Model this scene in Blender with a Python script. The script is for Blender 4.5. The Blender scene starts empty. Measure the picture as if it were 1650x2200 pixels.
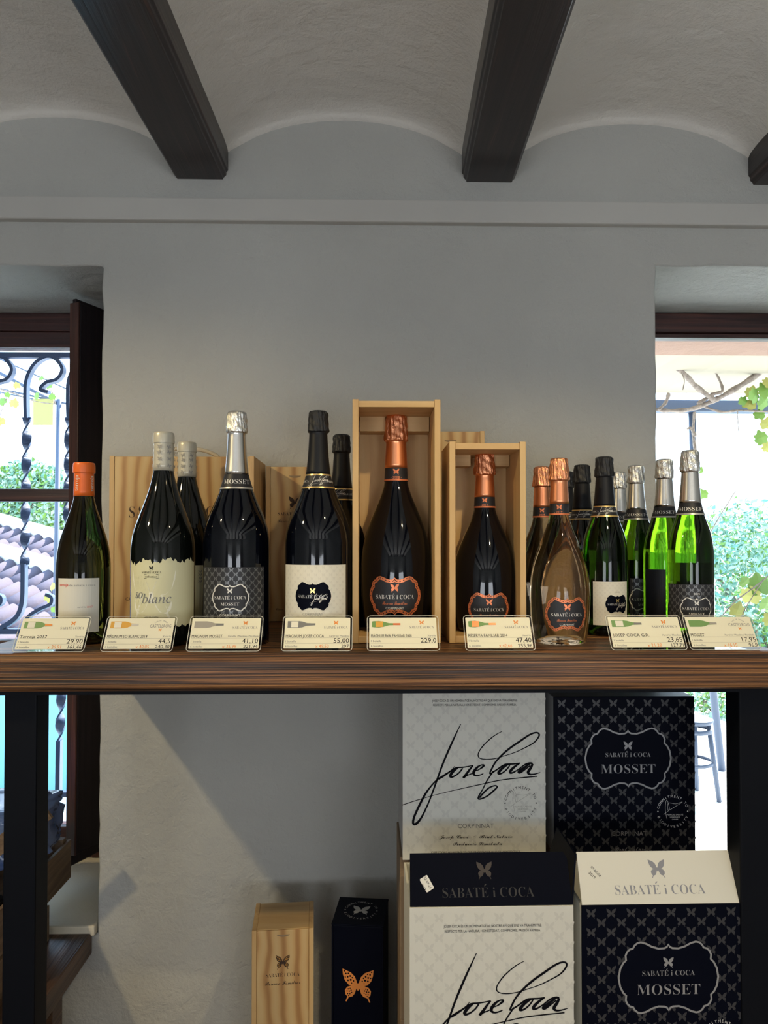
import bpy, bmesh, math, random
from mathutils import Vector, Matrix, noise
R = random.Random(7)
SC = bpy.context.scene
COL = SC.collection
PI = math.pi

# ------------------------------------------------------------------ camera
F = 1560.0                      # focal length in pixels of the 1650x2200 frame
CZ = 1.30                       # eye height above the floor
PITCH = math.radians(1.0); YAW = math.radians(1.2)
SHIFT = (65 - F*math.tan(PITCH))/2200
cam = bpy.data.cameras.new('camera'); cam.sensor_fit = 'VERTICAL'; cam.sensor_height = 36
cam.lens = F/2200*36; cam.shift_y = SHIFT; cam.clip_start = .02; cam.clip_end = 300
camo = bpy.data.objects.new('camera', cam); COL.objects.link(camo)
camo.location = (0, 0, CZ); camo.rotation_euler = (PI/2 + PITCH, 0, -YAW)
SC.camera = camo
_M = Matrix.Rotation(-YAW, 3, 'Z') @ Matrix.Rotation(PI/2 + PITCH, 3, 'X')
def ray(px, py):
    return _M @ Vector(((px-825)/F, (1100-py)/F + SHIFT*2200/F, -1))
def P(px, py, Y):               # world point seen at a pixel, at distance Y along the room
    d = ray(px, py); return Vector((d.x*Y/d.y, Y, CZ + d.z*Y/d.y))

# ------------------------------------------------------------------ world, lights, exposure
SC.view_settings.view_transform = 'Standard'; SC.view_settings.look = 'None'
SC.view_settings.gamma = 1.0; SC.view_settings.use_curve_mapping = False
SC.view_settings.exposure = 0.46
w = bpy.data.worlds.new('world'); SC.world = w; w.use_nodes = True
nt = w.node_tree; nt.nodes.clear()
_o = nt.nodes.new('ShaderNodeOutputWorld'); _b = nt.nodes.new('ShaderNodeBackground')
_tc = nt.nodes.new('ShaderNodeTexCoord'); _sx = nt.nodes.new('ShaderNodeSeparateXYZ'); _cr = nt.nodes.new('ShaderNodeValToRGB')
nt.links.new(_tc.outputs['Generated'], _sx.inputs[0]); nt.links.new(_sx.outputs['Z'], _cr.inputs[0])
_cr.color_ramp.elements[0].position = 0.0; _cr.color_ramp.elements[0].color = (.78, .90, 1, 1)
_cr.color_ramp.elements[1].position = .7; _cr.color_ramp.elements[1].color = (.42, .66, 1, 1)
nt.links.new(_cr.outputs[0], _b.inputs['Color']); _b.inputs['Strength'].default_value = 3.5
nt.links.new(_b.outputs[0], _o.inputs['Surface'])

def lamp(kind, name, loc, energy, color, target=None, **kw):
    l = bpy.data.lights.new(name, kind); l.energy = energy; l.color = color
    for k, v in kw.items(): setattr(l, k, v)
    o = bpy.data.objects.new(name, l); COL.objects.link(o); o.location = loc
    if target is not None:
        o.rotation_euler = (Vector(target)-Vector(loc)).to_track_quat('-Z', 'Y').to_euler()
    return o
SUN = lamp('SUN', 'sun', (6, 8, 8), 16.0, (1, .94, .82), (6-.62, 8-.60, 8-.72), angle=.01)
WARM = (1, .78, .42)
# ceiling spotlights of the shop
lamp('SPOT', 'ceiling_spot', (-1.50, .42, CZ+.93), 44, WARM, (-.35, 1.6, CZ-.75), spot_size=1.25, spot_blend=.8, shadow_soft_size=.03)
lamp('SPOT', 'ceiling_spot', (-.45, .30, CZ+.93), 26, WARM, (-.3, 1.3, CZ-.35), spot_size=1.15, spot_blend=.7, shadow_soft_size=.02)
lamp('SPOT', 'ceiling_spot', (.55, .30, CZ+.93), 26, WARM, (.4, 1.3, CZ-.35), spot_size=1.15, spot_blend=.7, shadow_soft_size=.02)
# added stand-ins for rear-window daylight behind the camera, tilted up to fill the ceiling
lamp('AREA', 'rear_window_fill', (-1.1, -3.05, CZ-.2), 42, (.88, .93, 1), (-.9, 0, CZ+4.2), shape='RECTANGLE', size=1.1, size_y=1.9)
lamp('AREA', 'rear_window_fill', (1.1, -3.05, CZ-.2), 42, (.88, .93, 1), (.9, 0, CZ+4.2), shape='RECTANGLE', size=1.1, size_y=1.9)

# ------------------------------------------------------------------ materials
def newmat(name):
    m = bpy.data.materials.new(name); m.use_nodes = True
    return m, m.node_tree, m.node_tree.nodes['Principled BSDF']
def S(b, k, v):
    if k in b.inputs: b.inputs[k].default_value = v
def rgb(c): return (c[0], c[1], c[2], 1)
def flat(name, col, rough=.6, metal=0, coat=0, spec=.5, **kw):
    m, t, b = newmat(name); S(b, 'Base Color', rgb(col)); S(b, 'Roughness', rough); S(b, 'Metallic', metal)
    S(b, 'Coat Weight', coat); S(b, 'Coat Roughness', .15); S(b, 'Specular IOR Level', spec)
    for k, v in kw.items(): S(b, k, v)
    return m
def N(t, kind, **kw):
    n = t.nodes.new(kind)
    for k, v in kw.items():
        if k in n.inputs: n.inputs[k].default_value = v
        else: setattr(n, k, v)
    return n
def coords(t, scale=(1, 1, 1), src='Object', rot=(0, 0, 0)):
    tc = N(t, 'ShaderNodeTexCoord'); mp = N(t, 'ShaderNodeMapping')
    mp.inputs['Scale'].default_value = scale; mp.inputs['Rotation'].default_value = rot
    t.links.new(tc.outputs[src], mp.inputs['Vector']); return mp.outputs[0]
def ramp(t, fac, stops):
    r = N(t, 'ShaderNodeValToRGB'); e = r.color_ramp.elements
    e[0].position, e[0].color = stops[0][0], rgb(stops[0][1]); e[1].position, e[1].color = stops[-1][0], rgb(stops[-1][1])
    for p, c in stops[1:-1]:
        x = e.new(p); x.color = rgb(c)
    t.links.new(fac, r.inputs[0]); return r.outputs[0]
def bump(t, b, h, strength, dist):
    bp = N(t, 'ShaderNodeBump'); bp.inputs['Strength'].default_value = strength; bp.inputs['Distance'].default_value = dist
    t.links.new(h, bp.inputs['Height']); t.links.new(bp.outputs[0], b.inputs['Normal']); return bp
def noisetex(t, vec, scale, detail=3, rough=.55, dist=0):
    n = N(t, 'ShaderNodeTexNoise'); n.inputs['Scale'].default_value = scale; n.inputs['Detail'].default_value = detail
    n.inputs['Roughness'].default_value = rough; n.inputs['Distortion'].default_value = dist
    t.links.new(vec, n.inputs['Vector']); return n.outputs[0]
def math_(t, op, a, b):
    m = N(t, 'ShaderNodeMath'); m.operation = op
    for i, x in enumerate((a, b)):
        if isinstance(x, (int, float)): m.inputs[i].default_value = x
        else: t.links.new(x, m.inputs[i])
    return m.outputs[0]
def plaster(name, col, strength=.5, coarse=26):
    m, t, b = newmat(name); v = coords(t)
    big = noisetex(t, v, 1.6, 3); d = tuple(c*.93 for c in col); l = tuple(min(1, c*1.04) for c in col)
    c1 = ramp(t, big, [(.35, d), (.65, l)])
    t.links.new(c1, b.inputs['Base Color']); S(b, 'Roughness', .92); S(b, 'Specular IOR Level', .2)
    n1 = noisetex(t, v, coarse, 5, .6, .3); n2 = noisetex(t, v, coarse*6, 3, .6); n3 = noisetex(t, v, 5, 2)
    h = math_(t, 'ADD', math_(t, 'MULTIPLY', n1, 1.0), math_(t, 'ADD', math_(t, 'MULTIPLY', n2, .22), math_(t, 'MULTIPLY', n3, 2.0)))
    bump(t, b, h, strength, .0085); return m
def wood(name, stops, scale, rough=.5, bmp=.3, coat=0, dist=1.0, nscale=1.0, ring=None, fine=True, bdist=.002):
    """scale stretches the grain: small along the grain, large across it"""
    m, t, b = newmat(name); v = coords(t, scale)
    g = noisetex(t, v, nscale, 4, .6, dist)
    if ring:
        wv = N(t, 'ShaderNodeTexWave'); wv.wave_type = 'BANDS'; wv.bands_direction = ring[0]
        wv.inputs['Scale'].default_value = ring[1]; wv.inputs['Distortion'].default_value = ring[2]
        wv.inputs['Detail'].default_value = 1.5; wv.inputs['Detail Scale'].default_value = ring[3]
        t.links.new(coords(t, ring[4]), wv.inputs['Vector'])
        g = math_(t, 'ADD', math_(t, 'MULTIPLY', g, .45), math_(t, 'MULTIPLY', wv.outputs[1], .55))
    t.links.new(ramp(t, g, stops), b.inputs['Base Color'])
    S(b, 'Roughness', rough); S(b, 'Coat Weight', coat); S(b, 'Coat Roughness', .2)
    bump(t, b, g, bmp, bdist); return m
def glass(name, col, ior=1.36, rough=0.0):
    m, t, b = newmat(name); S(b, 'Base Color', rgb(col)); S(b, 'Roughness', rough); S(b, 'Transmission Weight', 1.0); S(b, 'IOR', ior)
    return m
def pane(name, tint=(1, 1, 1), refl=.08):
    m = bpy.data.materials.new(name); m.use_nodes = True; t = m.node_tree; t.nodes.clear()
    o = N(t, 'ShaderNodeOutputMaterial'); tr = N(t, 'ShaderNodeBsdfTransparent'); gl = N(t, 'ShaderNodeBsdfGlossy')
    tr.inputs[0].default_value = rgb(tint); gl.inputs['Roughness'].default_value = .03
    mx = N(t, 'ShaderNodeMixShader'); fr = N(t, 'ShaderNodeFresnel'); fr.inputs[0].default_value = 1.25 + refl
    t.links.new(fr.outputs[0], mx.inputs[0]); t.links.new(tr.outputs[0], mx.inputs[1]); t.links.new(gl.outputs[0], mx.inputs[2])
    t.links.new(mx.outputs[0], o.inputs[0]); return m

M = {}
M['wall'] = plaster('wall_plaster', (.50, .50, .47), .8, 24)
M['ceil'] = plaster('ceiling_plaster', (.84, .81, .75), .6, 30)
M['reveal'] = M['wall']
M['floor'] = plaster('terracotta_floor', (.42, .32, .24), .2, 12)
M['beam'] = wood('beam_wood', [(.3, (.008, .004, .005)), (.6, (.024, .012, .011)), (.74, (.10, .045, .028))], (60, 1.8, 60), .36, .5, .15)
M['shelf'] = wood('shelf_wood', [(.36, (.014, .006, .003)), (.47, (.060, .024, .009)), (.57, (.22, .092, .030)), (.70, (.48, .23, .075))], (1.5, 95, 200), .5, .8, .16, 1.3, bdist=.004)
M['pine'] = wood('pine_wood', [(.25, (.46, .26, .10)), (.5, (.60, .38, .16)), (.8, (.66, .46, .22))], (26, 26, 1.8), .55, .08)
M['pineh'] = wood('pine_wood_crosswise', [(.25, (.46, .26, .10)), (.5, (.60, .38, .16)), (.8, (.66, .46, .22))], (1.8, 26, 26), .55, .08)
M['pinelid'] = wood('pine_plywood', [(.22, (.40, .21, .075)), (.45, (.58, .36, .15)), (.8, (.64, .45, .21))], (20, 20, 1.2), .55, .05, 0, 1.2, 1.0, ('X', 2.6, 5.0, .9, (4, 4, 3.0)))
M['winwood'] = wood('window_wood', [(.3, (.020, .008, .009)), (.55, (.060, .022, .020)), (.8, (.13, .045, .032))], (2.0, 60, 70), .42, .4, .15)
M['shutwood'] = wood('shutter_wood', [(.3, (.018, .007, .007)), (.55, (.070, .026, .018)), (.8, (.16, .055, .032))], (60, 60, 2.0), .42, .4, .15)
M['shutshade'] = wood('shutter_wood_shaded', [(.3, (.006, .004, .006)), (.8, (.022, .011, .012))], (60, 60, 2.0), .5, .3)  # the shutter wood darkened in its colour for the side in shade
M['bench'] = wood('bench_wood', [(.3, (.025, .014, .010)), (.55, (.080, .042, .024)), (.8, (.17, .095, .052))], (45, 2.2, 60), .5, .6, .1, 1.8, bdist=.004)
M['crate'] = wood('crate_wood', [(.3, (.10, .062, .034)), (.7, (.26, .17, .10))], (30, 2.5, 40), .7, .3)
M['metal'] = flat('black_powder_coated_steel', (.002, .003, .006), .55, 0, 0, .15)
M['iron'] = flat('forged_iron', (.045, .08, .17), .42, .2)
def foil(name, col, rough, metal):
    m, t, b = newmat(name); S(b, 'Base Color', rgb(col)); S(b, 'Roughness', rough); S(b, 'Metallic', metal)
    bump(t, b, math_(t, 'ADD', noisetex(t, coords(t, (260, 260, 70)), 1, 3, .6, 1.2), math_(t, 'MULTIPLY', noisetex(t, coords(t, (500, 500, 500)), 1, 2), .35)), .9, .0016); return m
M['crinkle_silver'] = foil('crinkled_silver_foil', (.86, .85, .81), .22, 1)
M['crinkle_copper'] = foil('crinkled_copper_foil', (.97, .42, .22), .30, 1)
M['crinkle_black'] = foil('crinkled_black_foil', (.006, .007, .010), .40, 0)
M['foil_silver'] = flat('silver_foil', (.80, .79, .76), .27, 1)
M['foil_copper'] = flat('copper_foil', (.95, .38, .19), .34, 1)
M['foil_black'] = flat('black_foil', (.006, .007, .010), .45, 0, 0, .3)
M['cap_orange'] = flat('orange_capsule', (.86, .16, .02), .35)
M['cap_cream'] = flat('champagne_capsule', (.62, .58, .46), .34, .2)
M['band_black'] = flat('black_neck_band', (.012, .013, .018), .5)
M['g_dark'] = flat('almost_black_bottle_glass', (.003, .004, .003), .04, 0, 0, .45)
M['g_black'] = flat('black_bottle_glass', (.001, .0015, .004), .04, 0, 0, .45)
M['g_green'] = glass('green_bottle_glass', (.12, .30, .006), 1.38)
M['g_olive'] = glass('olive_bottle_glass', (.030, .026, .004), 1.36)
M['g_green2'] = glass('deep_green_bottle_glass', (.035, .11, .005), 1.38)
M['g_rose'] = glass('rose_wine_in_clear_glass', (1.0, .82, .60), 1.36)
M['paper'] = flat('cream_label_paper', (.80, .77, .66), .6)
M['paper_yellow'] = flat('pale_yellow_label_paper', (.72, .69, .44), .65)
M['paper_yellow2'] = flat('lighter_butterfly_print', (.86, .84, .68), .65)
M['paper_black'] = flat('black_label_paper', (.018, .019, .024), .5)
M['ink'] = flat('black_ink', (.004, .004, .007), .6, 0, 0, .1)
M['ink_grey'] = flat('grey_ink', (.20, .20, .20), .6)
M['ink_soft'] = flat('soft_grey_ink', (.36, .34, .30), .6)
M['ink_pale'] = flat('pale_grey_print', (.62, .61, .54), .5)
M['ink_white'] = flat('white_print', (.80, .79, .75), .45)
M['ink_silver'] = flat('silver_print', (.55, .54, .51), .35, .6)
M['ink_darksilver'] = flat('dull_silver_print', (.055, .055, .06), .42, .3)
M['ink_labelsilver'] = flat('grey_silver_print', (.16, .165, .17), .35, .4)
M['ink_copper'] = flat('copper_print', (.75, .22, .09), .35, .45)
M['ink_orange'] = flat('orange_print', (.80, .28, .06), .5)
M['ink_red'] = flat('red_print', (.75, .10, .05), .5)
M['ink_gold'] = flat('gold_print', (.80, .58, .22), .3, .8)
M['ink_brown'] = flat('burnt_brand_mark', (.045, .022, .012), .7)
M['ink_green'] = flat('green_print', (.16, .32, .10), .5)
M['ink_amber'] = flat('amber_print', (.72, .38, .06), .5)
M['carton_white'] = flat('white_coated_board', (.74, .73, .66), .5)
M['carton_black'] = flat('black_glossy_board', (.002, .003, .009), .5, 0, 0, .06)
M['carton_grey'] = flat('grey_coated_board', (.50, .50, .50), .5)
M['kraft'] = flat('kraft_board', (.30, .21, .13), .8)
M['card'] = flat('cream_price_card', (.82, .79, .62), .5, 0, .3)
M['sleeve'] = pane('clear_plastic_sleeve', (.95, .96, .95), .15)
M['rope'] = flat('twisted_cream_rope', (.55, .48, .36), .9)
M['pane'] = pane('window_glass', (.97, .99, 1))
M['stone'] = plaster('sill_stone', (.72, .66, .52), .3, 20)
M['lintel'] = plaster('rough_pink_render', (.34, .22, .17), .6, 30)
M['cornice'] = plaster('painted_moulding', (.56, .55, .515), .06, 30)
M['canvas'] = flat('cream_awning_canvas', (.30, .265, .20), .9)
M['greypost'] = flat('grey_painted_steel', (.06, .085, .14), .5)
M['bark'] = wood('vine_bark', [(.3, (.13, .10, .085)), (.7, (.36, .30, .26))], (40, 40, 40), .9, .5)
M['leaf'] = flat('vine_leaf', (.16, .30, .05), .6)
M['leaf_y'] = flat('yellowing_vine_leaf', (.36, .36, .09), .6)
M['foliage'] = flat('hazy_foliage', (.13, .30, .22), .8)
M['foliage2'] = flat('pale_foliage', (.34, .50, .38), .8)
M['tile'] = plaster('clay_roof_tile', (.12, .10, .125), .3, 30)
M['roofedge'] = flat('white_roof_mortar', (.8, .78, .74), .9)
M['terrace'] = flat('pale_terrace_paving', (.80, .78, .73), .9)
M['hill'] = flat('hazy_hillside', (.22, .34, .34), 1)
M['bluewall'] = flat('pale_blue_garden_wall', (.17, .42, .52), .9)
M['plastic'] = flat('blue_grey_shrink_film', (.09, .15, .34), .18, 0, .4)
M['ochre'] = flat('ochre_card', (.34, .31, .12), .7)

# ------------------------------------------------------------------ object helpers
def mesh_obj(name, verts, faces, mat, parent=None, smooth=False, loc=None, mats=None, fm=None):
    me = bpy.data.meshes.new(name); me.from_pydata([tuple(v) for v in verts], [], faces); me.update()
    if mats:
        for x in mats: me.materials.append(M[x] if isinstance(x, str) else x)
        if fm: me.polygons.foreach_set('material_index', fm)
    else: me.materials.append(M[mat] if isinstance(mat, str) else mat)
    if smooth:
        me.polygons.foreach_set('use_smooth', [True]*len(me.polygons))
    o = bpy.data.objects.new(name, me); COL.objects.link(o)
    if parent is not None: o.parent = parent
    if loc: o.location = loc
    return o
def tag(o, label=None, cat=None, group=None, kind=None):
    if label: o['label'] = label
    if cat: o['category'] = cat
    if group: o['group'] = group
    if kind: o['kind'] = kind
    return o
def thing(name, label, cat, loc=(0, 0, 0), rz=0, group=None):
    o = bpy.data.objects.new(name, None); COL.objects.link(o); o.empty_display_size = .05
    o.location = loc; o.rotation_euler = (0, 0, rz); return tag(o, label, cat, group)
class MB:
    def __init__(s): s.v = []; s.f = []
    def add(s, v, f):
        k = len(s.v); s.v += [Vector(x) for x in v]; s.f += [tuple(i+k for i in q) for q in f]
    def box(s, x0, x1, y0, y1, z0, z1):
        s.add([(x0,y0,z0),(x1,y0,z0),(x1,y1,z0),(x0,y1,z0),(x0,y0,z1),(x1,y0,z1),(x1,y1,z1),(x0,y1,z1)],
              [(0,3,2,1),(4,5,6,7),(0,1,5,4),(1,2,6,5),(2,3,7,6),(3,0,4,7)])
    def tube(s, pts, rad, seg=8, cap=True):
        pts = [Vector(p) for p in pts]; n = len(pts); rr = rad if isinstance(rad, (list, tuple)) else [rad]*n
        vs = []; fs = []; up = Vector((0, 0, 1)); prev = None
        for i, p in enumerate(pts):
            d = (pts[min(i+1, n-1)]-pts[max(i-1, 0)]).normalized()
            if prev is None:
                a = d.cross(up if abs(d.z) < .9 else Vector((1, 0, 0))).normalized()
            else: a = (prev - d*prev.dot(d)).normalized()
            prev = a; b = d.cross(a)
            for k in range(seg):
                t = 2*PI*k/seg; vs.append(p + (a*math.cos(t)+b*math.sin(t))*rr[i])
        for i in range(n-1):
            for k in range(seg):
                k2 = (k+1) % seg; fs.append((i*seg+k, i*seg+k2, (i+1)*seg+k2, (i+1)*seg+k))
        if cap: fs.append(tuple(range(seg-1, -1, -1))); fs.append(tuple(range((n-1)*seg, n*seg)))
        s.add(vs, fs)
    def build(s, name, mat, parent=None, smooth=False, bevel=0, seg=2):
        o = mesh_obj(name, s.v, s.f, mat, parent, smooth)
        if bevel:
            m = o.modifiers.new('bevel', 'BEVEL'); m.width = bevel; m.segments = seg; m.limit_method = 'ANGLE'; m.angle_limit = .6
        return o
def boxo(name, mat, parent, x0, x1, y0, y1, z0, z1, bevel=0, seg=2):
    b = MB(); b.box(x0, x1, y0, y1, z0, z1); return b.build(name, mat, parent, False, bevel, seg)
def smoothpath(pts, n=6):       # Catmull-Rom through n-dimensional points
    out = []; L = len(pts)
    for i in range(L-1):
        p0 = pts[max(i-1, 0)]; p1 = pts[i]; p2 = pts[i+1]; p3 = pts[min(i+2, L-1)]
        for k in range(n):
            t = k/n; out.append(tuple(.5*((2*b)+(-a+c)*t+(2*a-5*b+4*c-d)*t*t+(-a+3*b-3*c+d)*t**3) for a, b, c, d in zip(p0, p1, p2, p3)))
    out.append(tuple(pts[-1])); return out
def struct(o): o['kind'] = 'structure'; return o

# ------------------------------------------------------------------ flat print: 2-D shapes (u, v) mapped onto surfaces
class Sh:
    def __init__(s, v=None, f=None): s.v = v or []; s.f = f or []
    def __add__(s, o):
        k = len(s.v); return Sh(s.v+o.v, s.f+[tuple(i+k for i in q) for q in o.f])
    def at(s, u, v, sc=1.0, rot=0.0):
        c, n = math.cos(rot)*sc, math.sin(rot)*sc
        return Sh([(x*c-y*n+u, x*n+y*c+v) for x, y in s.v], list(s.f))
def ssum(l):
    r = Sh()
    for x in l: r = r+x
    return r
def rect(w, h, nu=1, nv=1):
    v = [(-w/2+w*i/nu, -h/2+h*j/nv) for j in range(nv+1) for i in range(nu+1)]
    return Sh(v, [(j*(nu+1)+i, j*(nu+1)+i+1, (j+1)*(nu+1)+i+1, (j+1)*(nu+1)+i) for j in range(nv) for i in range(nu)])
def poly(p): return Sh(list(p), [tuple(range(len(p)))])
def star(pts, rings=4):         # filled star-shaped outline as rings, so that it can bend
    n = len(pts); v = [(0, 0)]; f = []
    for r in range(1, rings+1):
        k = r/rings; v += [(x*k, y*k) for x, y in pts]
    for i in range(n):
        j = (i+1) % n; f.append((0, 1+i, 1+j))
        for r in range(rings-1): f.append((1+r*n+i, 1+(r+1)*n+i, 1+(r+1)*n+j, 1+r*n+j))
    return Sh(v, f)
def band(pts, w, closed=True, inner=None):
    n = len(pts); v = []; f = []; rng = range(n)
    for i in rng:
        a = pts[(i-1) % n] if closed or i > 0 else pts[0]; b = pts[(i+1) % n] if closed or i < n-1 else pts[-1]
        dx, dy = b[0]-a[0], b[1]-a[1]; l = math.hypot(dx, dy) or 1; nx, ny = -dy/l, dx/l
        ww = w[i] if isinstance(w, list) else w
        v += [(pts[i][0]+nx*ww/2, pts[i][1]+ny*ww/2), (pts[i][0]-nx*ww/2, pts[i][1]-ny*ww/2)]
    for i in range(n if closed else n-1):
        j = (i+1) % n; f.append((2*i, 2*i+1, 2*j+1, 2*j))
    return Sh(v, f)
_H = [(0,.16),(.05,.10),(.09,.28),(.2,.55),(.45,.8),(1.0,1.02),(.97,.65),(.85,.3),(.6,.03),(.42,-.02),(.7,-.12),(.84,-.33),(.8,-.6),(.68,-.72),(.8,-1.02),(.73,-1.05),(.6,-.78),(.35,-.7),(.2,-.5),(.1,-.2),(0,-.36)]
def butterfly(r):
    a = Sh([(x*r, y*r) for x, y in _H], [tuple(range(len(_H)))[::-1]])
    return a + Sh([(-x*r, y*r) for x, y in _H], [tuple(range(len(_H)))])
def disc(r, n=8): return poly([(r*math.cos(2*PI*i/n), r*math.sin(2*PI*i/n)) for i in range(n)])
def butterfly_dots(r):
    L = []
    for sx in (-1, 1):
        for (x, y, q) in [(.88,.88,.05),(.78,.72,.06),(.62,.74,.05),(.5,.58,.06),(.82,.5,.05),(.66,.52,.06),(.36,.48,.05),(.46,.34,.07),(.64,.3,.06),(.28,.28,.05),(.4,.14,.04),
                          (.5,-.2,.04),(.62,-.24,.045),(.44,-.32,.045),(.56,-.38,.05),(.7,-.38,.045),(.4,-.46,.04),(.52,-.54,.045),(.66,-.54,.045),(.6,-.66,.04)]:
            L.append(disc(q*r, 7).at(sx*x*r, y*r))
    return ssum(L)
_Q = [(0,.93),(.03,.86),(.08,.825),(.2,.815),(.33,.87),(.45,.96),(.55,1.0),(.62,.98),(.68,.91),(.71,.83),(.78,.80),(.83,.73),(.86,.63),(.85,.50),(.91,.42),(.97,.25),(1.0,0)]
def plaque(a, b):
    q = _Q; o = list(q) + [(x, -y) for x, y in q[-2::-1]] + [(-x, -y) for x, y in q[1:]] + [(-x, y) for x, y in q[-2:0:-1]]
    return [(x*a, y*b) for x, y in o]
# text through Blender's own built-in font; styles use Unicode serif/script letters
def _st(c, up, lo, ex=()):
    if 'A' <= c <= 'Z': return chr(up+ord(c)-65)
    if 'a' <= c <= 'z': return chr(lo+ord(c)-97)
    return c
STY = {'sans': None, 'serif': (0x1D400, 0x1D41A), 'script': (0x1D4D0, 0x1D4EA), 'italic': (0x1D434, 0x1D44E), 'ssbold': (0x1D5D4, 0x1D5EE), 'ssitalic': (0x1D608, 0x1D622)}
ACC = {'É': 'E', 'À': 'A', 'ó': 'o', 'é': 'e'}
_tc_ = {}
def raw(body, style):
    k = (body, style)
    if k in _tc_: return _tc_[k]
    st = STY[style]; s = body; marks = []
    if st:
        s = ''
        for i, c in enumerate(body):
            if c in ACC:
                marks.append((i, c)); c = ACC[c]
            if style == 'italic' and c == 'h': s += c; continue
            if style == 'serif' and c.isdigit(): s += chr(0x1D7CE+int(c)); continue
            if style == 'ssbold' and c.isdigit(): s += chr(0x1D7EC+int(c)); continue
            s += _st(c, *st)
    cu = bpy.data.curves.new('t', 'FONT'); cu.body = s; cu.size = 1; cu.resolution_u = 2
    if style == 'serif': cu.offset = -.013
    ob = bpy.data.objects.new('t', cu); me = bpy.data.meshes.new_from_object(ob)
    v = [(a.co.x, a.co.y) for a in me.vertices]; f = [tuple(p.vertices) for p in me.polygons]
    bpy.data.objects.remove(ob); bpy.data.curves.remove(cu); bpy.data.meshes.remove(me)
    if not v: v = [(0, 0)]
    r = Sh(v, f)
    for i, c in marks:
        x1 = max([p[0] for p in raw(body[:i]+ACC[c], style).v]); h = .74 if c.isupper() else .5; wd = .30
        up = c not in 'À'
        r = r + poly([(x1-.33, h), (x1-.25, h), (x1-.10, h+.17), (x1-.24, h+.17)] if up else [(x1-.33, h), (x1-.41, h), (x1-.55, h+.17), (x1-.42, h+.17)])
    _tc_[k] = r; return r
def text(body, h, w=None, style='sans', align='c', u=0, v=0, rot=0):
    """h = capital height; w = optional total width; (u, v) = middle (or left/right end) of the line at half capital height"""
    r = raw(body, style); xs = [p[0] for p in r.v]; x0, x1 = min(xs), max(xs)
    sy = h/.70; sx = sy if not w else w/(x1-x0)
    ox = {'c': -(x0+x1)/2, 'l': -x0, 'r': -x1}[align]
    return Sh([((x+ox)*sx, y*sy-h/2) for x, y in r.v], r.f).at(u, v, 1, rot)
def ringtext(body, h, rad, a0, a1, inward=False, style='sans'):
    L = []; n = len(body)
    for i, c in enumerate(body):
        if c == ' ': continue
        a = a0 + (a1-a0)*i/(n-1)
        L.append(text(c, h, None, style).at(rad*math.cos(a), rad*math.sin(a), 1, a-PI/2 if not inward else a+PI/2))
    return ssum(L)
def seal(r):
    o = ringtext('COMMITMENT TO', r*.17, r, math.radians(165), math.radians(22))
    o = o + ringtext('BIODIVERSITY', r*.17, r, math.radians(202), math.radians(338), True)
    return o + disc(r*.045).at(-r, 0) + disc(r*.045).at(r, 0)
def seal_inner(r):
    s = band(smoothpath([(-.62*r,-.2*r),(-.2*r,.1*r),(.65*r,.62*r),(.2*r,.5*r),(-.3*r,.55*r),(-.32*r,.1*r),(-.22*r,.2*r),(-.35*r,.7*r),(-.45*r,.68*r),(-.5*r,.2*r),(-.44*r,-.3*r),(-.38*r,-.5*r)], 4), r*.018, False)
    return s + text('MARCEL SABATÉ', r*.09, r*1.1, u=.15*r, v=-.22*r) + text('WINEMAKER', r*.08, r*.72, u=.15*r, v=-.38*r) + text('OWNER', r*.08, r*.42, u=.15*r, v=-.53*r)
def _q1(l): return [(397.3+.682*x, 657.5+.71*y, w) for x, y, w in l]
def _q2(l): return [(707+.5*x, 330+.5*y, w) for x, y, w in l]
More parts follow.
